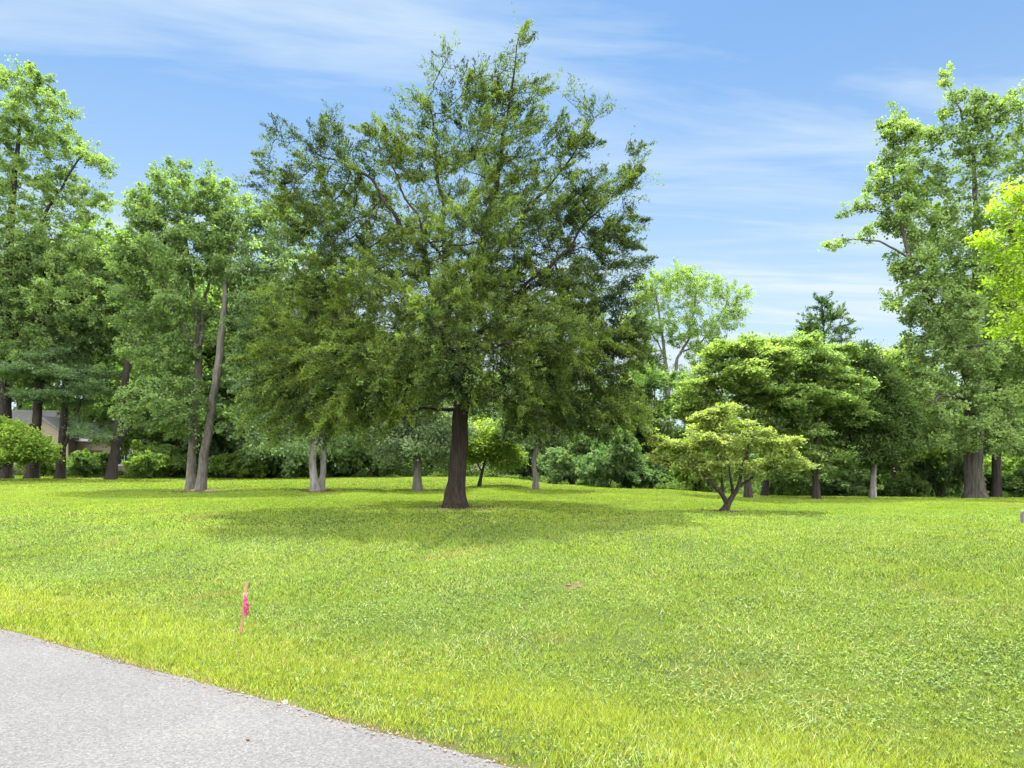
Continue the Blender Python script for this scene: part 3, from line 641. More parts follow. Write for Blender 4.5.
T('airy_tree', 'tall airy tree with a forked grey trunk behind the low dogwood', 668, 488.3, None,
  [[(668, 488.3, 5.4), (667, 460, 4.4), (667, 420, 4), (668, 385, 3.2), (664, 350, 1.9), (660, 320, 1.1), (655, 290, .9)], [(669, 388, 2.3), (676, 360, 1.9), (688, 335, 1.4), (694, 300, .8), (696, 280, .5)],
   [(680, 352, 1.2), (698, 345, 1), (715, 325, .7), (728, 300, .6)], [(666, 360, 1), (652, 335, .8), (638, 320, .5)]],
  [(680, 282, 26, 14, 0, .7), (652, 292, 24, 20, 0, .7), (700, 290, 28, 18, 0, .7), (736, 296, 18, 12, 0, .6), (728, 318, 22, 12, 0, .7), (640, 325, 22, 26, 0, .7), (675, 320, 30, 24, 0, .6), (705, 345, 26, 22, 0, .7), (645, 370, 22, 30, 0, .8), (650, 420, 18, 20, 1, .8), (690, 385, 26, 22, 1, .6)],
  bark='grey', n_attr=1700, n_leaf=72000, step=.3, size=.14, aspect=.55, spread=.15, cols=((0.088, 0.140, 0.038), (0.173, 0.242, 0.077)), seed=34, fing=(2, .25, .7, .3, .5, 0), uneven=1.6, e=2.1, tip=.008)
# low dogwood
T('dogwood', 'small low dogwood with a crooked trunk and yellow green tiered leaves', 727, 511.5, None,
  [[(724, 511.5, 4.2), (727, 506, 3.8), (731, 498, 3.2), (739, 488, 2.4), (741, 476, 1.9), (744, 460, 1.8), (748, 440, 1)],
   [(727, 504, 3.4), (721, 492, 2.8, -.2), (711, 482, 2.2, -.3), (700, 470, 1.4, -.3), (690, 458, .8)],
   [(740, 486, 2.2), (752, 478, 1.8, .2), (768, 470, 1.2, .2), (785, 460, .7)], [(723, 494, 2), (722, 476, 1.6, .3), (716, 455, 1.2, .3), (712, 430, .7, .3)],
   [(733, 494, 2.2), (731, 478, 1.6, -.5), (728, 460, 1, -.8)]],
  [(722, 408, 18, 7), (705, 424, 26, 9), (742, 424, 24, 8), (680, 445, 20, 10), (725, 440, 45, 14), (770, 440, 26, 10), (790, 460, 22, 8), (700, 462, 36, 10), (745, 464, 45, 10), (670, 460, 16, 7), (668, 440, 12, 6), (805, 466, 10, 5)],
  bark='dark', n_attr=1700, n_leaf=24000, step=.12, size=.1, aspect=.5, uneven=1.3, spread=(.09, .09, .04), style='tier', tiers=(95, .36, .05), cols=((.08, .115, .028), (.205, .24, .07)), seed=35, trop=(0, 0, .0), e=2.3,
  tip=.005, thr=.016, flare=.5, fl_h=.15, accent=((.28, .21, .07), .06), up=1.2)
# group of big dogwoods
DG = dict(bark='dark', step=.25, size=.14, aspect=.5, spread=(.16, .16, .06), style='tier', uneven=1.3, cols=((.055, .1, .028), (.168, .228, .075)), e=2.3, tip=.006, thr=.02, flare=.25)
T('tiered_dogwood', 'largest round dogwood with dark straight trunk and level leaf tiers, right of the others', 816, 499, None,
  [[(816, 499, 4.5), (816, 480, 3.8), (817, 450, 3.4), (818, 420, 2.8), (815, 380, 2), (812, 345, .8)], [(817, 430, 2), (840, 410, 1.5), (860, 400, .8)], [(817, 435, 2), (795, 410, 1.6), (775, 385, .8)]],
  [(800, 345, 36, 12), (780, 365, 46, 16), (825, 360, 32, 14), (840, 385, 30, 14), (790, 395, 60, 20), (855, 408, 22, 10), (820, 420, 50, 16), (780, 430, 40, 16), (830, 450, 36, 10), (800, 460, 40, 10), (780, 470, 20, 6), (845, 380, 24, 16), (790, 350, 40, 14), (872, 410, 10, 4, 0, .5), (835, 470, 20, 5)],
  n_attr=3400, n_leaf=80000, tiers=(210, .5, .12), seed=36, **DG)
T('leaning_dogwood', 'dogwood with a short thick trunk directly behind the low crooked one', 748, 498, None,
  [[(748, 498, 4.8), (748, 485, 4), (750, 460, 3.2), (748, 420, 2.2), (745, 370, .9)], [(749, 450, 2), (725, 410, 1.4), (705, 370, .8)]],
  [(740, 350, 30, 9), (715, 360, 22, 10), (735, 375, 44, 16), (705, 390, 20, 14), (760, 400, 30, 18), (720, 410, 34, 14), (760, 430, 30, 12), (695, 400, 20, 22), (730, 345, 30, 12), (765, 350, 24, 14), (735, 440, 36, 14)],
  n_attr=2100, n_leaf=50000, tiers=(130, .46, .12), seed=37, **{**DG, 'cols': ((.07, .115, .028), (.185, .24, .075))})
T('slanting_dogwood', 'dogwood with a slanting trunk between the two other dark trunks', 766, 496, None,
  [[(764, 496, 4), (767, 480, 3.5), (770, 460, 3), (772, 420, 2), (770, 370, .8)]],
  [(765, 345, 36, 9), (780, 360, 34, 12), (765, 385, 44, 16), (780, 420, 38, 16), (760, 445, 34, 12)],
  n_attr=1500, n_leaf=38000, tiers=(90, .5, .12), seed=38, **DG)
# conifer poking up behind the dogwoods
def conifer(label, px_, Y, top, halfw, seed, cols, name='pine_tree', bot=470, bark='dark', n_leaf=75000):
    b = at(px_, Y); k = Y/F; H = CAMZ-(top-HZ)*k-b[2]; W = halfw*k; z0 = max(.6, CAMZ-(bot-HZ)*k-b[2])
    lob = [(0, 0, z0+(H-z0)*f, W*(1-f)**.5+.15, W*(1-f)**.5+.15, (H-z0)*.07, 1) for f in np.linspace(.03, .985, 13)]
    return build_tree(name, label, b, [([(0, 0, 0), (0.05, 0, H*.4), (0, 0, H*.97)], [H*.022, H*.015, .02], None)], lob, bark=bark, n_attr=2200, n_leaf=n_leaf, step=.35, size=.22, aspect=.22,
                      spread=(.09, .09, .07), fing=(3, .3, .8, .55, .6, .15), style='spray', cols=cols, seed=seed, trop=(0, 0, .12), up=.5, e=2.3, tip=.008, infl=4, shell=1.5, mat_=CEDARLEAF)
conifer('dark pointed pine rising behind the largest dogwood', 824, 40, 306, 62, 41, ((.025, .055, .018), (.065, .1, .035)))
T('evergreen_tree', 'dark dense evergreen with a pale trunk between the dogwoods and the tall right tree', 873, 494.5, 30.5,
  [[(872.5, 496, 3.8), (873, 480, 3.2), (873, 450, 2.6), (870, 400, 1.8), (866, 360, .7)]],
  [(862, 362, 16, 16), (868, 385, 26, 22), (876, 420, 34, 28), (874, 450, 38, 16), (893, 440, 18, 20, -.5), (884, 395, 18, 18), (850, 440, 26, 26, 1)],
  bark='pale', n_attr=1500, n_leaf=85000, step=.3, size=.2, aspect=.28, spread=.2, style='spray', cols=((.022, .042, .012), (.05, .08, .022)), seed=42, mat_=CEDARLEAF, e=2.3)
T('yellow_green_tree', 'bright yellow green tree right of the dark evergreen', 893, 497.5, 36,
  [[(893, 496, 3), (894, 460, 2.5), (895, 420, 2), (893, 380, .8)]],
  [(897, 362, 20, 14), (885, 385, 14, 16), (910, 390, 22, 20), (902, 420, 26, 20), (905, 448, 24, 14)],
  bark='dark', n_attr=800, n_leaf=36000, step=.35, size=.17, aspect=.6, spread=.28, cols=((0.111, 0.157, 0.030), (0.205, 0.263, 0.061)), seed=43, fing=(2, .3, .7, .3, .3, 0))
# the tall tree on the right
T('tulip_tree', 'tallest tree at right, stout grey trunk splitting into two leaders, long bare limb at left', 975, 498.3, None,
  [[(975, 498.3, 11), (973, 470, 9.8), (973, 430, 9.4), (972, 390, 8.4), (974, 340, 6, .3), (976, 280, 4.4, .5), (976, 220, 3.2, .5), (974, 160, 2, .4), (960, 110, 1)],
   [(970, 385, 5), (952, 340, 4, -.5), (930, 300, 3.4, -.8), (910, 260, 2.7, -1), (897, 210, 1.8, -1), (892, 160, 1, -.6), (893, 125, .6)],
   [(909, 258, 1.6, -1.2), (885, 243, 1.2, -1.2), (855, 238, .8, -1.2), (828, 250, .35, -1.2)], [(898, 225, .9, -1.1), (872, 206, .6, -1.1), (848, 212, .3, -1.1)],
   [(975, 300, 2), (1000, 260, 1.6, -.8), (1025, 220, 1.8, -.6), (1035, 150, .9)], [(973, 370, 2.2), (1000, 345, 1.7, -1), (1035, 330, 1, -1.5)], [(973, 400, 2), (945, 395, 1.6, -1.5), (915, 405, 1.4, -1.8)],
   [(973, 410, 1.4), (990, 415, 1, -1.5), (1010, 430, .6, -1.6)], [(974, 320, 3), (960, 280, 2.2, 1.5), (945, 220, 1.2, 1.6)]],
  [(945, 82, 13, 14, 0, .7), (958, 106, 22, 18), (978, 92, 8, 7, 0, .4), (990, 118, 26, 18), (1015, 100, 10, 16, 0, .5), (960, 140, 22, 18, 0, .8), (985, 165, 32, 28), (1025, 150, 26, 30),
   (893, 118, 12, 14, 0, .5), (880, 122, 6, 6, 0, .3), (902, 142, 22, 20, -.5), (925, 140, 18, 16, 0, .8), (893, 178, 24, 22, -.8), (925, 185, 26, 26), (876, 165, 8, 6, 0, .3), (900, 215, 26, 22, -1), (935, 235, 30, 28), (870, 232, 10, 5, -1.2, .4),
   (850, 240, 12, 5, -1.2, .5), (830, 248, 10, 8, -1.2, .6), (845, 208, 6, 6, -1.1, .35), (860, 200, 6, 4, -1.1, .2), (915, 265, 28, 22, -1), (975, 215, 36, 30), (1015, 210, 30, 30), (965, 270, 40, 32), (1010, 275, 36, 34), (925, 300, 32, 30, -1),
   (890, 300, 10, 14, -1, .5), (970, 330, 42, 34, 1), (950, 325, 26, 22, -1.2, .7), (930, 352, 32, 28, -.8), (1015, 345, 36, 36), (918, 385, 20, 16, -1.4), (945, 395, 26, 22, -.8), (1008, 405, 26, 22, -1), (930, 430, 26, 18, -1), (955, 440, 18, 10, -.6, .4), (1010, 445, 24, 16, -2, .8), (912, 455, 14, 10, -1, .5), (965, 442, 20, 8, -1.2, .6), (978, 350, 26, 26, -1.5, .9), (962, 300, 26, 24, -1.2), (985, 395, 26, 18, -1.3, .9), (975, 425, 26, 10, -1.6, .5)],
  bark='furrowed', n_attr=3000, n_leaf=125000, step=.3, size=.125, aspect=.75, spread=.15, cols=((0.072, 0.112, 0.04), (0.17, 0.235, 0.085)), seed=44, flare=.35, fing=(2, .15, .55, .3, .4, -.1), uneven=1.7, e=2.1, thr=.024, tip=.008, ridge=.05, depth=.9, fl_h=.3, infl=8)
T('dark_trunk_tree', 'dark trunk close behind the tall right tree', 995, None or 497, 36,
  [[(996, 497, 5.5), (997, 450, 4.6), (998, 400, 4), (1000, 330, 3), (1000, 260, 1.4)]],
  [(1000, 290, 40, 34), (990, 350, 44, 34), (1030, 340, 40, 40), (1010, 400, 48, 30), (980, 435, 40, 16), (1040, 430, 36, 20)],
  bark='dark', n_attr=900, n_leaf=42000, step=.42, size=.18, aspect=.6, spread=.15, cols=((0.054, 0.086, 0.030), (0.108, 0.163, 0.053)), seed=45, fing=(2, .3, .8, .3, .2, 0), e=2.2)
# bright near tree reaching in from the right edge
def near_tree():
    b = at(1190, 11.5)
    s = pst(b, [(1190, 560, 17), (1188, 440, 14), (1180, 330, 12), (1165, 230, 9), (1150, 120, 4)])
    s[0][0] = (0, 0, 0)
    S = [(*s, None)]
    for p_ in ([(1178, 320, 6), (1120, 260, 4.5, .3), (1060, 220, 2.6, .3), (1020, 205, 1.2)], [(1180, 340, 6), (1120, 320, 4, -.4), (1060, 310, 2.2, -.3), (1015, 310, 1)], [(1172, 270, 5), (1210, 200, 4), (1260, 150, 2)], [(1182, 330, 5), (1230, 300, 4, .8), (1290, 280, 2)]):
        S.append((*pst(b, p_), 0))
    L = [(1030, 205, 30, 24, 0, 1.6), (1008, 218, 16, 14, 0, .9), (986, 232, 14, 5, 0, .5), (1015, 248, 26, 18, 0, 1), (1040, 270, 30, 30, 0, 1.2), (1002, 277, 15, 10, 0, .6), (1012, 300, 10, 8, 0, .6), (993, 300, 6, 4, 0, .25), (1020, 325, 16, 9, 0, .7), (1002, 332, 9, 4, 0, .3), (1048, 330, 30, 20, 0, 1),
         (1090, 200, 60, 60), (1090, 290, 60, 50), (1180, 150, 90, 70), (1270, 220, 80, 80), (1200, 260, 80, 60)]
    build_tree('locust_tree', 'near tree with vivid yellow green leaves reaching in at the upper right edge', b, S, pxl(b, L, depth=.9), bark='brown', n_attr=2600, n_leaf=95000, step=.17, size=.075, aspect=.42, spread=(.1, .1, .06),
               style='broad', cols=((.1, .165, .01), (.21, .29, .02)), seed=46, fing=(2, .12, .35, .2, .0, -.1), uneven=1.2, e=2.3, tip=.005, thr=.016, infl=5, up=.7, trop=(0, 0, -.03))
near_tree()

# ------------------------------------------------------------------ background trees (shared meshes, each its own thing)
def local_tree(name, label, H, W, seed, cols, loc, bark='dark', n_leaf=30000, group=None, low=.15, size=.3, cat='tree'):
    rg = np.random.default_rng(seed); lob = []
    for i in range(13):
        f = rg.uniform(low, .93); an = rg.uniform(0, 6.28); rr = W*.42*math.sin(math.pi*min(1, .25+f*.75))**.7
        lob.append((math.cos(an)*rr, math.sin(an)*rr, H*f, W*rg.uniform(.18, .3), W*rg.uniform(.18, .3), H*rg.uniform(.06, .11), 1))
    lob.append((0, 0, H*.9, W*.2, W*.2, H*.09, 1))
    return build_tree(name, label, loc, [([(0, 0, 0), (.1, 0, H*.45), (0, .1, H*.85)], [H*.02, H*.013, .04], None)], lob, bark=bark, n_attr=650, n_leaf=n_leaf, step=.6, size=size, aspect=.6, spread=.26, fing=(2, .4, 1.1, .3, .3, -.1), cols=cols, seed=seed, group=group, tip=.012, e=2.2, thr=.04, cat=cat)
def dup(root, loc, rz, sc, label, group=None):
    c = root.copy(); COL.objects.link(c); c.location = loc; c.rotation_euler = (0, 0, rz); c.scale = sc if isinstance(sc, tuple) else (sc, sc, sc)
    c['label'] = label
    if group: c['group'] = group
    for ch in root.children:
        d = ch.copy(); COL.objects.link(d); d.parent = c
    return c
G1 = 'trees at the edge of the wood behind the lawn'
wt1 = local_tree('woodland_tree', 'broad wood edge tree behind the leaning pair of stems, just left of them', 15, 11, 61, ((.05, .1, .025), (.12, .18, .045)), at(150, 56), group=G1)
wt2 = local_tree('woodland_tree', 'wood edge tree in the gap between leaning pair of stems and white trunk', 16, 11, 62, ((.055, .11, .02), (.14, .2, .045)), at(248, 55), group=G1)
wt3 = local_tree('woodland_tree', 'dark round wood edge tree right of the slender grey trunk', 8, 9, 63, ((.035, .07, .028), (.1, .145, .055)), at(590, 54), group=G1)
PI = math.pi
for src, px_, Y, rz, s, lab in (
    (wt1, 345, 57, 1.3, .9, 'wood edge tree behind the white trunk, seen through the cedar'),
    (wt2, 430, 60, 2.4, .72, 'wood edge tree behind the rise left of the cedar trunk'),
    (wt1, 500, 60, 3.7, .62, 'wood edge tree on the rise behind the small light green tree'),
    (wt3, 548, 56, 2.2, .9, 'low wood edge tree directly behind the slender grey trunk'),
    (wt3, 632, 52, 4.3, .95, 'blue green wood edge tree left of the airy forked tree'),
    (wt2, 700, 52, .4, .5, 'low wood edge tree behind the low dogwood'),
    (wt3, 760, 50, 5.1, .8, 'low wood edge tree behind the dark dogwood trunks'),
    (wt1, 925, 50, 4.4, .62, 'wood edge tree seen left of the tall right trunk'),
    (wt2, 1045, 50, 5.2, .75, 'wood edge tree at the right edge behind the dark trunk'),
    (wt1, 1150, 46, .9, .8, 'wood edge tree beyond the right edge of the photo'),
    (wt1, 228, 50, 2.2, .8, 'wood edge tree filling the gap right of the leaning pale stem'),
    (wt2, 372, 52, 4.6, .55, 'short wood edge tree seen between the white trunk and the short stout trunk'),
    (wt1, 655, 50, 2.7, .6, 'wood edge tree close behind the airy forked tree'),
    (wt3, 275, 50, .8, 1.1, 'rounded dark wood edge tree left of the white trunk'),
    (wt2, 92, 60, 4.0, 1.35, 'tall wood edge tree rising between the tall airy tree and the leaning pair'),
    (wt1, 262, 62, 1.0, 1.2, 'tall wood edge tree rising just left of the cedar crown'),
    (wt2, 290, 54, 3.1, .9, 'wood edge tree hanging behind the left edge of the cedar'),
    (wt1, 178, 53, 5.2, .8, 'wood edge tree just left behind the leaning dark stem'),
    (wt2, 200, 60, 5.9, .95, 'wood edge tree right behind the leaning pair of stems'),
    (wt2, -60, 52, 1.9, 1.1, 'wood edge tree beyond the left edge behind the tall airy tree'),
    (wt1, 20, 74, 2.9, 1.15, 'wood edge tree towering behind the house at left'),
    (wt2, 95, 76, .2, 1.15, 'wood edge tree towering behind the house at right')):
    dup(src, at(px_, Y), rz, s, lab)

# ------------------------------------------------------------------ shrubs along the edge
def local_shrub(label, seed, cols, loc, W=3.2, H=2.4, n=15000):
    rg = np.random.default_rng(seed); lob = [(rg.normal(0, W*.2), rg.normal(0, W*.2), H*rg.uniform(.25, .75), W*rg.uniform(.2, .32), W*rg.uniform(.2, .32), H*rg.uniform(.18, .28), 1) for _ in range(8)]
    st = [([(0, 0, 0), (.1, 0, H*.3), (.3, .1, H*.6)], [.05, .035, .012], None)]
    for q in range(3):
        a_ = q*2.1; st.append(([(math.cos(a_)*.08, math.sin(a_)*.08, 0), (math.cos(a_)*.5, math.sin(a_)*.5, H*.4)], [.035, .015], None))
    return build_tree('shrub', label, loc, st, lob, bark='dark', n_attr=380, n_leaf=n, step=.3, size=.17, aspect=.6, spread=.15, fing=(2, .2, .6, .3, .3, .1), cols=cols, seed=seed, group='shrubs along the wood edge', cat='shrub', flare=.2, tip=.006)
sh1 = local_shrub('dark shrub between the house front and the forked tree', 71, ((.035, .075, .02), (.1, .155, .04)), at(86, 46.5), H=1.7)
sh2 = local_shrub('rounded green shrub just right of the forked tree', 72, ((.06, .115, .02), (.15, .21, .045)), at(150, 46))
sh3 = local_shrub('blue green shrub right of the slender grey trunk', 73, ((.035, .075, .03), (.1, .15, .06)), at(572, 43))
for src, px_, Y, rz, s, lab in (
    (sh1, 172, 48, 1.1, 1.1, 'shrub against the wood left of the leaning pair of stems'),
    (sh2, 238, 48, 2.0, 1.1, 'green shrub against the wood right of the leaning pair of stems'),
    (sh1, 268, 50, 4.0, 1.3, 'darker shrub halfway between leaning stems and white trunk'),
    (sh2, 300, 52, .4, 1.1, 'shrub just left of the white trunk'),
    (sh1, 350, 52, 3.0, 1.2, 'shrub just right of the white trunk'),
    (sh2, 395, 52, 5.0, 1.0, 'shrub left of the short stout trunk'),
    (sh3, 520, 54, 1.5, 1.2, 'blue green shrub on the rise left of the slender grey trunk'),
    (sh3, 608, 40, 2.6, 1.25, 'large blue green shrub midway between slender and airy trees'),
    (sh3, 640, 40, 4.6, .9, 'blue green shrub just left of the airy forked tree'),
    (sh2, 695, 38, 1.0, .8, 'low shrub behind the left side of the low dogwood'),
    (sh1, 780, 37, 3.3, .85, 'low shrub between slanting and straight dogwood trunks'),
    (sh3, 845, 37, .7, .9, 'low shrub between the straight dogwood trunk and pale evergreen trunk'),
    (sh1, 905, 36, 2.2, .9, 'dark shrub right of the pale evergreen trunk'),
    (sh3, 938, 37, 5.4, 1.0, 'blue green shrub just left of the tall right trunk'),
    (sh1, 1030, 36, 4.1, 1.2, 'dark shrub at the right edge beyond the dark trunk'),
    (sh2, 42, 47, 2.7, .8, 'light shrub between the two dark trunks at far left')):
    dup(src, at(px_, Y), rz, (s*(1+.25*math.sin(px_*.7)), s, s*(1.15+.45*math.sin(px_*.31))), lab)

# ------------------------------------------------------------------ far wood: one mass
def wood():
    rng = np.random.default_rng(91); C = []; Rr = []
    prof_x = [-500, -100, 60, 100, 200, 300, 380, 450, 520, 600, 650, 700, 800, 870, 930, 1024, 1200, 1500]
    prof_y = [230, 250, 300, 300, 270, 285, 330, 385, 415, 420, 425, 440, 450, 420, 400, 400, 380, 350]
    for _ in range(900):
        px_ = rng.uniform(-500, 1500); Y = rng.uniform(66, 96) if px_ < 470 else rng.uniform(60, 84)
        if Y < 80 and 10 < px_ < 175: Y = rng.uniform(80, 98)
        x, _, z0 = at(px_, Y); top = CAMZ-(np.interp(px_, prof_x, prof_y)-HZ)/F*Y+rng.normal(0, 1.0)
        z = z0+(top-z0)*rng.random()**.8; C.append((x, Y, max(z-1.0, z0+.6))); Rr.append(rng.uniform(1.5, 3.2)*(1 if px_ < 450 or px_ > 900 else .75))
    C = np.array(C); Rr = np.array(Rr)
    n = 330000; k = rng.choice(len(C), n, p=Rr**2/np.sum(Rr**2)); u = nrm(rng.normal(size=(n, 3)))
    u[:, 1] = np.where(rng.random(n) < .5, -np.abs(u[:, 1]), u[:, 1])
    P = C[k]+u*(Rr[k, None]*rng.uniform(.55, 1.08, (n, 1)))*np.array([1, 1, .85])
    P = P+.45*rng.normal(size=(n, 3))
    P[:, 2] = np.maximum(P[:, 2], terrain(P[:, 0], P[:, 1])+.1)
    Nn = nrm(rng.normal(size=(n, 3))*.8+u+np.array([0, 0, .5])); sz = rng.uniform(.22, .46, n)
    V = leaf_arrays(P, Nn, nrm(rng.normal(size=(n, 3))), sz, sz*.65)
    tt = (.45+.35*rng.random(len(C))[k]-.15+rng.normal(0, .2, n)).clip(0, 1)[:, None]; blue = rng.random(len(C))[k][:, None]
    c = np.array([.035, .075, .022])*(1-tt)+np.array([.11, .165, .045])*tt
    c = 1.35*(c*(1-.3*blue)+np.array([.05, .09, .06])*.3*blue)
    me = crown_mesh('woodland', V.reshape(-1, 3), c)
    # trunks inside the mass
    o_ = bpy.data.objects.new('woodland', me); link(o_)
    tag(o_, 'deep green wood closing off the view behind the lawn', 'woodland', kind='stuff')
wood()
def undergrowth():
    rng = np.random.default_rng(92); n = 90000
    px_ = rng.uniform(-250, 1300, n); front = np.interp(px_, [-250, 300, 420, 500, 560, 700, 1000, 1300], [48, 50, 52, 53, 46, 39, 37, 37]) + 1.2*np.sin(px_*.06)+.8*np.sin(px_*.17)
    Y = front+np.abs(rng.normal(0, 5, n)); x = (px_-512)/F*Y
    P = np.stack([x, Y, 0*x], -1); h = (.7+.8*sn(P, .7, 93)+.5*sn(P, 2.1, 94)).clip(.1, 2.6)
    z = terrain(x, Y)+rng.random(n)*h*(.5+.5*sstep(0, 3, Y-front))
    P = np.stack([x, Y, z], -1); Nn = nrm(rng.normal(size=(n, 3))+np.array([0, -.2, .8])); sz = rng.uniform(.1, .24, n)
    V = leaf_arrays(P, Nn, nrm(rng.normal(size=(n, 3))), sz, sz*.6)
    tt = (.45+.4*sn(P, .9, 95)+rng.normal(0, .2, n)).clip(0, 1)[:, None]
    c = np.array([.04, .08, .02])*(1-tt)+np.array([.12, .18, .045])*tt
    me = crown_mesh('undergrowth', V.reshape(-1, 3), c); tag(link(bpy.data.objects.new('undergrowth', me)), 'low weeds and seedlings along the foot of the wood', 'undergrowth', kind='stuff')
undergrowth()

# ------------------------------------------------------------------ house behind the left trees
def house():
    b = at(100, 58); root = empty('house', b, 'beige single storey house with a grey roof behind the left trees', 'house'); root.rotation_euler = (0, 0, R(14))
    wall = noise_mat('beige_siding', (.3, .25, .19), (.38, .32, .25), (1, 1, 22), 1.2, .3, .8)
    roof = noise_mat('grey_shingle', (.13, .13, .14), (.24, .24, .25), (3, 3, 6), 4, .5, .9)
    trim = noise_mat('white_trim', (.7, .7, .68), (.8, .8, .78), nscale=3, bump=.05)
    glass, t, o = mat('window_glass'); p = N(t, 'ShaderNodeBsdfPrincipled'); p.inputs['Base Color'].default_value = (.03, .04, .045, 1); p.inputs['Roughness'].default_value = .08; t.links.new(p.outputs[0], o.inputs[0])
    L, D, H = 13.0, 8.0, 2.9
    w = MB(); w.box((0, 0, H/2-.2), (L, D, H+.4)); w.build('wall', wall, root)
    # gabled roof as a closed prism with eaves
    e = .5; hx = L/2+e; hy = D/2+e; rh = 2.5
    def prism(x0, x1, y0, y1, z0, zt, th, axis='x'):
        m_ = MB(); ym = (y0+y1)/2; xm = (x0+x1)/2
        if axis == 'x': pr = [(y0, z0), (ym, zt), (y1, z0), (y1, z0-th), (ym, zt-th*1.2), (y0, z0-th)]; pts = [[(x, a_, c_) for a_, c_ in pr] for x in (x0, x1)]
        else: pr = [(x0, z0), (xm, zt), (x1, z0), (x1, z0-th), (xm, zt-th*1.2), (x0, z0-th)]; pts = [[(a_, y, c_) for a_, c_ in pr] for y in (y0, y1)]
        m_.v = pts[0]+pts[1]
        m_.f = [[i, (i+1) % 6, 6+(i+1) % 6, 6+i] for i in range(6)]+[[0, 5, 4, 1], [1, 4, 3, 2], [6, 7, 10, 11], [7, 8, 9, 10]]
        return m_
    rf = prism(-hx, hx, -hy, hy, H+.02, H+rh, .18).build('roof', roof, root)
    for gx in (-L/2+.01, L/2-.01):
        g = MB(); g.v = [(gx, -D/2+.1, H), (gx, D/2-.1, H), (gx, 0, H+rh-.45)]; g.f = [(0, 1, 2)]; g.build('gable', wall, root)
    fg = MB(); fg.box((-2.2, -D/2-.9, H/2-.2), (3.6, 1.8, H+.4)); pj = fg.build('front_bay', wall, root)
    prism(-4.3, -.1, -D/2-2.2, 0, H+.06, H+1.75, .16, 'y').build('bay_roof', roof, root)
    gb = MB(); gb.v = [(-4, -D/2-1.79, H), (-.4, -D/2-1.79, H), (-2.2, -D/2-1.79, H+1.45)]; gb.f = [(0, 1, 2)]; gb.build('bay_gable', wall, root)
    ch = MB(); ch.box((3.5, .6, H+rh+.1), (.8, .8, 1.8)); ch.box((3.5, .6, H+rh+1.04), (.95, .95, .12)); ch.build('chimney', BARK['brown'], rf)
    def win(x, y, z, ww, hh):
        f = MB()
        for dx, dz, a_, c_ in ((0, hh/2, ww+.16, .09), (0, -hh/2, ww+.16, .11), (-ww/2, 0, .08, hh-.1), (ww/2, 0, .08, hh-.1), (0, 0, .04, hh-.1)): f.box((x+dx, y-.03, z+dz), (a_, .08, c_))
        fo = f.build('window', trim, root); gl = MB(); gl.box((x, y-.008, z), (ww-.06, .02, hh-.08)); gl.build('pane', glass, fo)
    win(-5.2, -D/2, 1.5, 1.0, 1.3); win(-2.2, -D/2-1.8, 1.5, 1.7, 1.3); win(3.0, -D/2, 1.5, 1.2, 1.3); win(5.2, -D/2, 1.5, .9, 1.3)
    d_ = MB(); d_.box((1.0, -D/2-.02, 1.0), (.95, .06, 2.05)); do = d_.build('door', noise_mat('door_paint', (.12, .08, .05), (.16, .11, .07), nscale=3, bump=.05), root)
    k_ = MB(); k_.box((1.35, -D/2-.08, 1.0), (.05, .06, .05)); k_.build('handle', trim, do)
    fa = MB(); fa.box((0, -hy-.03, H-.08), (2*hx, .05, .2)); fa.build('fascia', trim, root)
house()

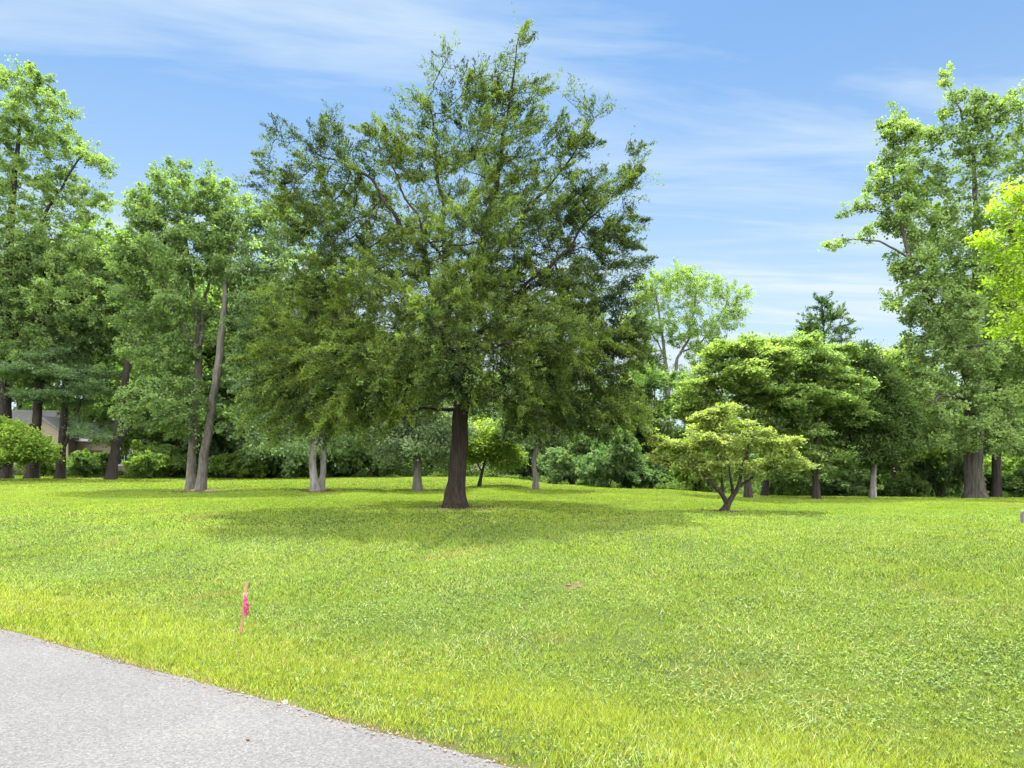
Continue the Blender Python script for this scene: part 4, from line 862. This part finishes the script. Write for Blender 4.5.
# ------------------------------------------------------------------ survey stake with pink ribbon
def stake():
    b = hit(240.5, 634); root = empty('survey_stake', b, 'thin wooden survey stake with faded pink ribbon in the grass by the road', 'survey stake')
    wood_ = noise_mat('stake_wood', (.26, .13, .09), (.38, .21, .16), (20, 20, 2), 3, .3, .85)
    pinkp = noise_mat('faded_pink_paint', (.36, .12, .09), (.45, .19, .15), (20, 20, 4), 4, .3, .8)
    k = b[1]/F; H = 51*k*1.02
    def slab(z0, z1, w0, w1, mt, nm, off=0.0, th=.012):
        m_ = MB(); n = 9
        for i in range(n):
            f = i/(n-1); z = z0+(z1-z0)*f; xx = .075*z/H+off+.002*math.sin(i*2.3); w_ = w0+(w1-w0)*f
            m_.v += [(xx-w_/2, -th/2, z), (xx+w_/2, -th/2, z), (xx+w_/2, th/2, z), (xx-w_/2, th/2, z)]
            if i:
                a0 = (i-1)*4; b0 = i*4
                for q in range(4): m_.f.append((a0+q, a0+(q+1) % 4, b0+(q+1) % 4, b0+q))
        m_.f += [(0, 3, 2, 1), (4*n-4, 4*n-3, 4*n-2, 4*n-1)]
        return m_.build(nm, mt, root)
    slab(-.12, H, .024, .03, wood_, 'shaft'); slab(.0, H*.13, .034, .033, pinkp, 'painted_foot', 0, .02)
    # ribbon: knot and two crumpled tails
    pm, t, o = mat('pink_ribbon'); p = N(t, 'ShaderNodeBsdfPrincipled'); p.inputs['Base Color'].default_value = (.42, .035, .14, 1); p.inputs['Roughness'].default_value = .35
    tr = N(t, 'ShaderNodeBsdfTranslucent'); tr.inputs[0].default_value = (.4, .04, .14, 1); ms = N(t, 'ShaderNodeMixShader'); ms.inputs[0].default_value = .25
    t.links.new(p.outputs[0], ms.inputs[1]); t.links.new(tr.outputs[0], ms.inputs[2]); t.links.new(ms.outputs[0], o.inputs[0])
    pf = noise_mat('faded_ribbon', (.38, .16, .17), (.5, .27, .27), nscale=30, bump=.2)
    kn = MB(); kn.box((.058, 0, H*.76), (.044, .034, .03)); kn.box((.052, -.004, H*.71), (.036, .03, .03), .4); kn.build('knot', pf, root)
    for q, (x0, zt, zb, w_, sx_) in enumerate(((.056, H*.75, H*.36, .030, .016), (.070, H*.72, H*.47, .028, .026))):
        m_ = MB(); n = 12
        for i in range(n):
            f = i/(n-1); z = zt+(zb-zt)*f; c_ = x0+sx_*math.sin(f*2.2)+.006*math.sin(f*9+q); yy = -.02-.016*math.sin(f*3)-.006*math.sin(f*13+q*2); hw = w_/2*(.5+.8*math.sin(min(1, f*1.3)*1.6))
            m_.v += [(c_-hw, yy+.006*math.sin(i), z), (c_, yy-.008, z-.004), (c_+hw, yy+.007*math.cos(i*1.7), z)]
            if i: a0 = (i-1)*3; m_.f += [(a0, a0+1, a0+4, a0+3), (a0+1, a0+2, a0+5, a0+4)]
        ob = m_.build('ribbon', pm, root); s_ = ob.modifiers.new('s', 'SOLIDIFY'); s_.thickness = .001
stake()

# ------------------------------------------------------------------ small post at the right edge
def post():
    b = hit(1024.5, 524.5); root = empty('marker_post', b, 'short weathered grey post at the right edge of the lawn', 'post')
    k = b[1]/F; H = 14*k; m_ = MB(); r_ = 3.6*k; n = 10
    for i, (z, s) in enumerate(((-.2, 1), (H*.5, 1.0), (H-.025, .98), (H, .8))):
        for q in range(n): a_ = q*2*PI/n; m_.v.append((math.cos(a_)*r_*s, math.sin(a_)*r_*s, z))
        if i:
            for q in range(n): a0 = (i-1)*n; m_.f.append((a0+q, a0+(q+1) % n, a0+n+(q+1) % n, a0+n+q))
    m_.f.append(tuple(range(3*n, 4*n))); m_.build('shaft', BARK['pale'], root)
    c_ = MB(); c_.box((0, -r_*.98, H*.7), (r_*.8, .012, H*.22)); c_.build('plate', noise_mat('plate', (.3, .3, .3), (.4, .4, .4)), root)
post()

# ------------------------------------------------------------------ litter: stone at the road edge, twig on the asphalt, earth clods
def pebble(name, label, cat, loc, dims, m_, seed, group=None):
    import bmesh
    bm = bmesh.new(); bmesh.ops.create_icosphere(bm, subdivisions=3, radius=1)
    for v in bm.verts:
        n_ = 1+.3*mnoise.noise(v.co*1.6+Vector((seed, 0, 0)))+.12*mnoise.noise(v.co*5+Vector((0, seed, 0))); v.co = Vector((v.co.x*dims[0]*n_, v.co.y*dims[1]*n_, v.co.z*dims[2]*n_))
    me = bpy.data.meshes.new(name); bm.to_mesh(me); bm.free(); me.materials.append(m_)
    for p_ in me.polygons: p_.use_smooth = True
    o_ = link(bpy.data.objects.new(name, me)); o_.location = loc; o_.rotation_euler = (0, 0, seed); tag(o_, label, cat, group); return o_
def gravel():
    r = np.random.default_rng(5); n = 3600; sx_ = r.uniform(-9, 14, n); d = r.normal(-.015, .045, n)-.25*(r.random(n) < .08)*r.random(n)
    x = E0[0]+ED[0]*sx_+EN[0]*d; y = E0[1]+ED[1]*sx_+EN[1]*d; z = np.where(d < -.02, .008, terrain(x, y)+.006)
    s_ = r.uniform(.0025, .009, n)*(1+.6*(r.random(n) < .06)); O = np.array([[1, 0, 0], [0, 1, 0], [-1, 0, 0], [0, -1, 0], [0, 0, .7], [0, 0, -.7]])
    V = O[None]*(r.uniform(.6, 1.4, (n, 6, 1)))*s_[:, None, None]; a_ = r.uniform(0, 6.28, n)
    V = np.stack([V[..., 0]*np.cos(a_)[:, None]-V[..., 1]*np.sin(a_)[:, None], V[..., 0]*np.sin(a_)[:, None]+V[..., 1]*np.cos(a_)[:, None], V[..., 2]], -1)+np.stack([x, y, z], -1)[:, None]
    T_ = np.array([[0, 1, 4], [1, 2, 4], [2, 3, 4], [3, 0, 4], [1, 0, 5], [2, 1, 5], [3, 2, 5], [0, 3, 5]])
    FI = (T_[None]+(np.arange(n)*6)[:, None, None]).reshape(-1)
    c = np.array([[.17, .165, .16], [.12, .11, .1], [.24, .15, .09], [.2, .14, .1]])[r.integers(0, 4, n)]*r.uniform(.6, 1.2, (n, 1))
    me = np_mesh('gravel', V.reshape(-1, 3), 3, FI, np.repeat(c, 8, axis=0))
    m, t, o = mat('loose_grit'); a = N(t, 'ShaderNodeAttribute', attribute_name='col'); p = N(t, 'ShaderNodeBsdfPrincipled'); p.inputs['Roughness'].default_value = .9
    t.links.new(a.outputs[0], p.inputs['Base Color']); t.links.new(p.outputs[0], o.inputs[0]); me.materials.append(m)
    tag(link(bpy.data.objects.new('gravel', me)), 'loose grit crumbled along the edge of the asphalt', 'gravel', kind='stuff')
gravel()
h = hit(285, 704.5); pebble('stone', 'pale flat stone lying where the grass meets the asphalt', 'stone', (h[0], h[1], h[2]+.012), (.035, .022, .016), noise_mat('pale_stone', (.12, .115, .1), (.22, .21, .19), nscale=20), 2.0)
soil = noise_mat('soil', (.05, .032, .022), (.17, .11, .075), nscale=18, bump=.8)
for i, (px_, py_, s, lab) in enumerate(((569, 586, .05, 'largest clod of reddish earth in the bare spot on the lawn'), (578, 587.5, .035, 'small round clod of earth right of the largest one'), (573, 589.5, .026, 'smallest clod of earth in front of the largest one'))):
    h = hit(px_, py_); pebble('earth_clod', lab, 'earth clod', (h[0], h[1], h[2]+.008), (s, s*.8, s*.42), soil, 3.0+i, 'earth clods on the lawn')
h = (-1.64, 3.9, .012)
pebble('dead_leaf', 'small dark dead leaf lying on the asphalt', 'leaf', ((248-512)/F*3.87, 3.87, .022), (.018, .008, .004), soil, 5.5)
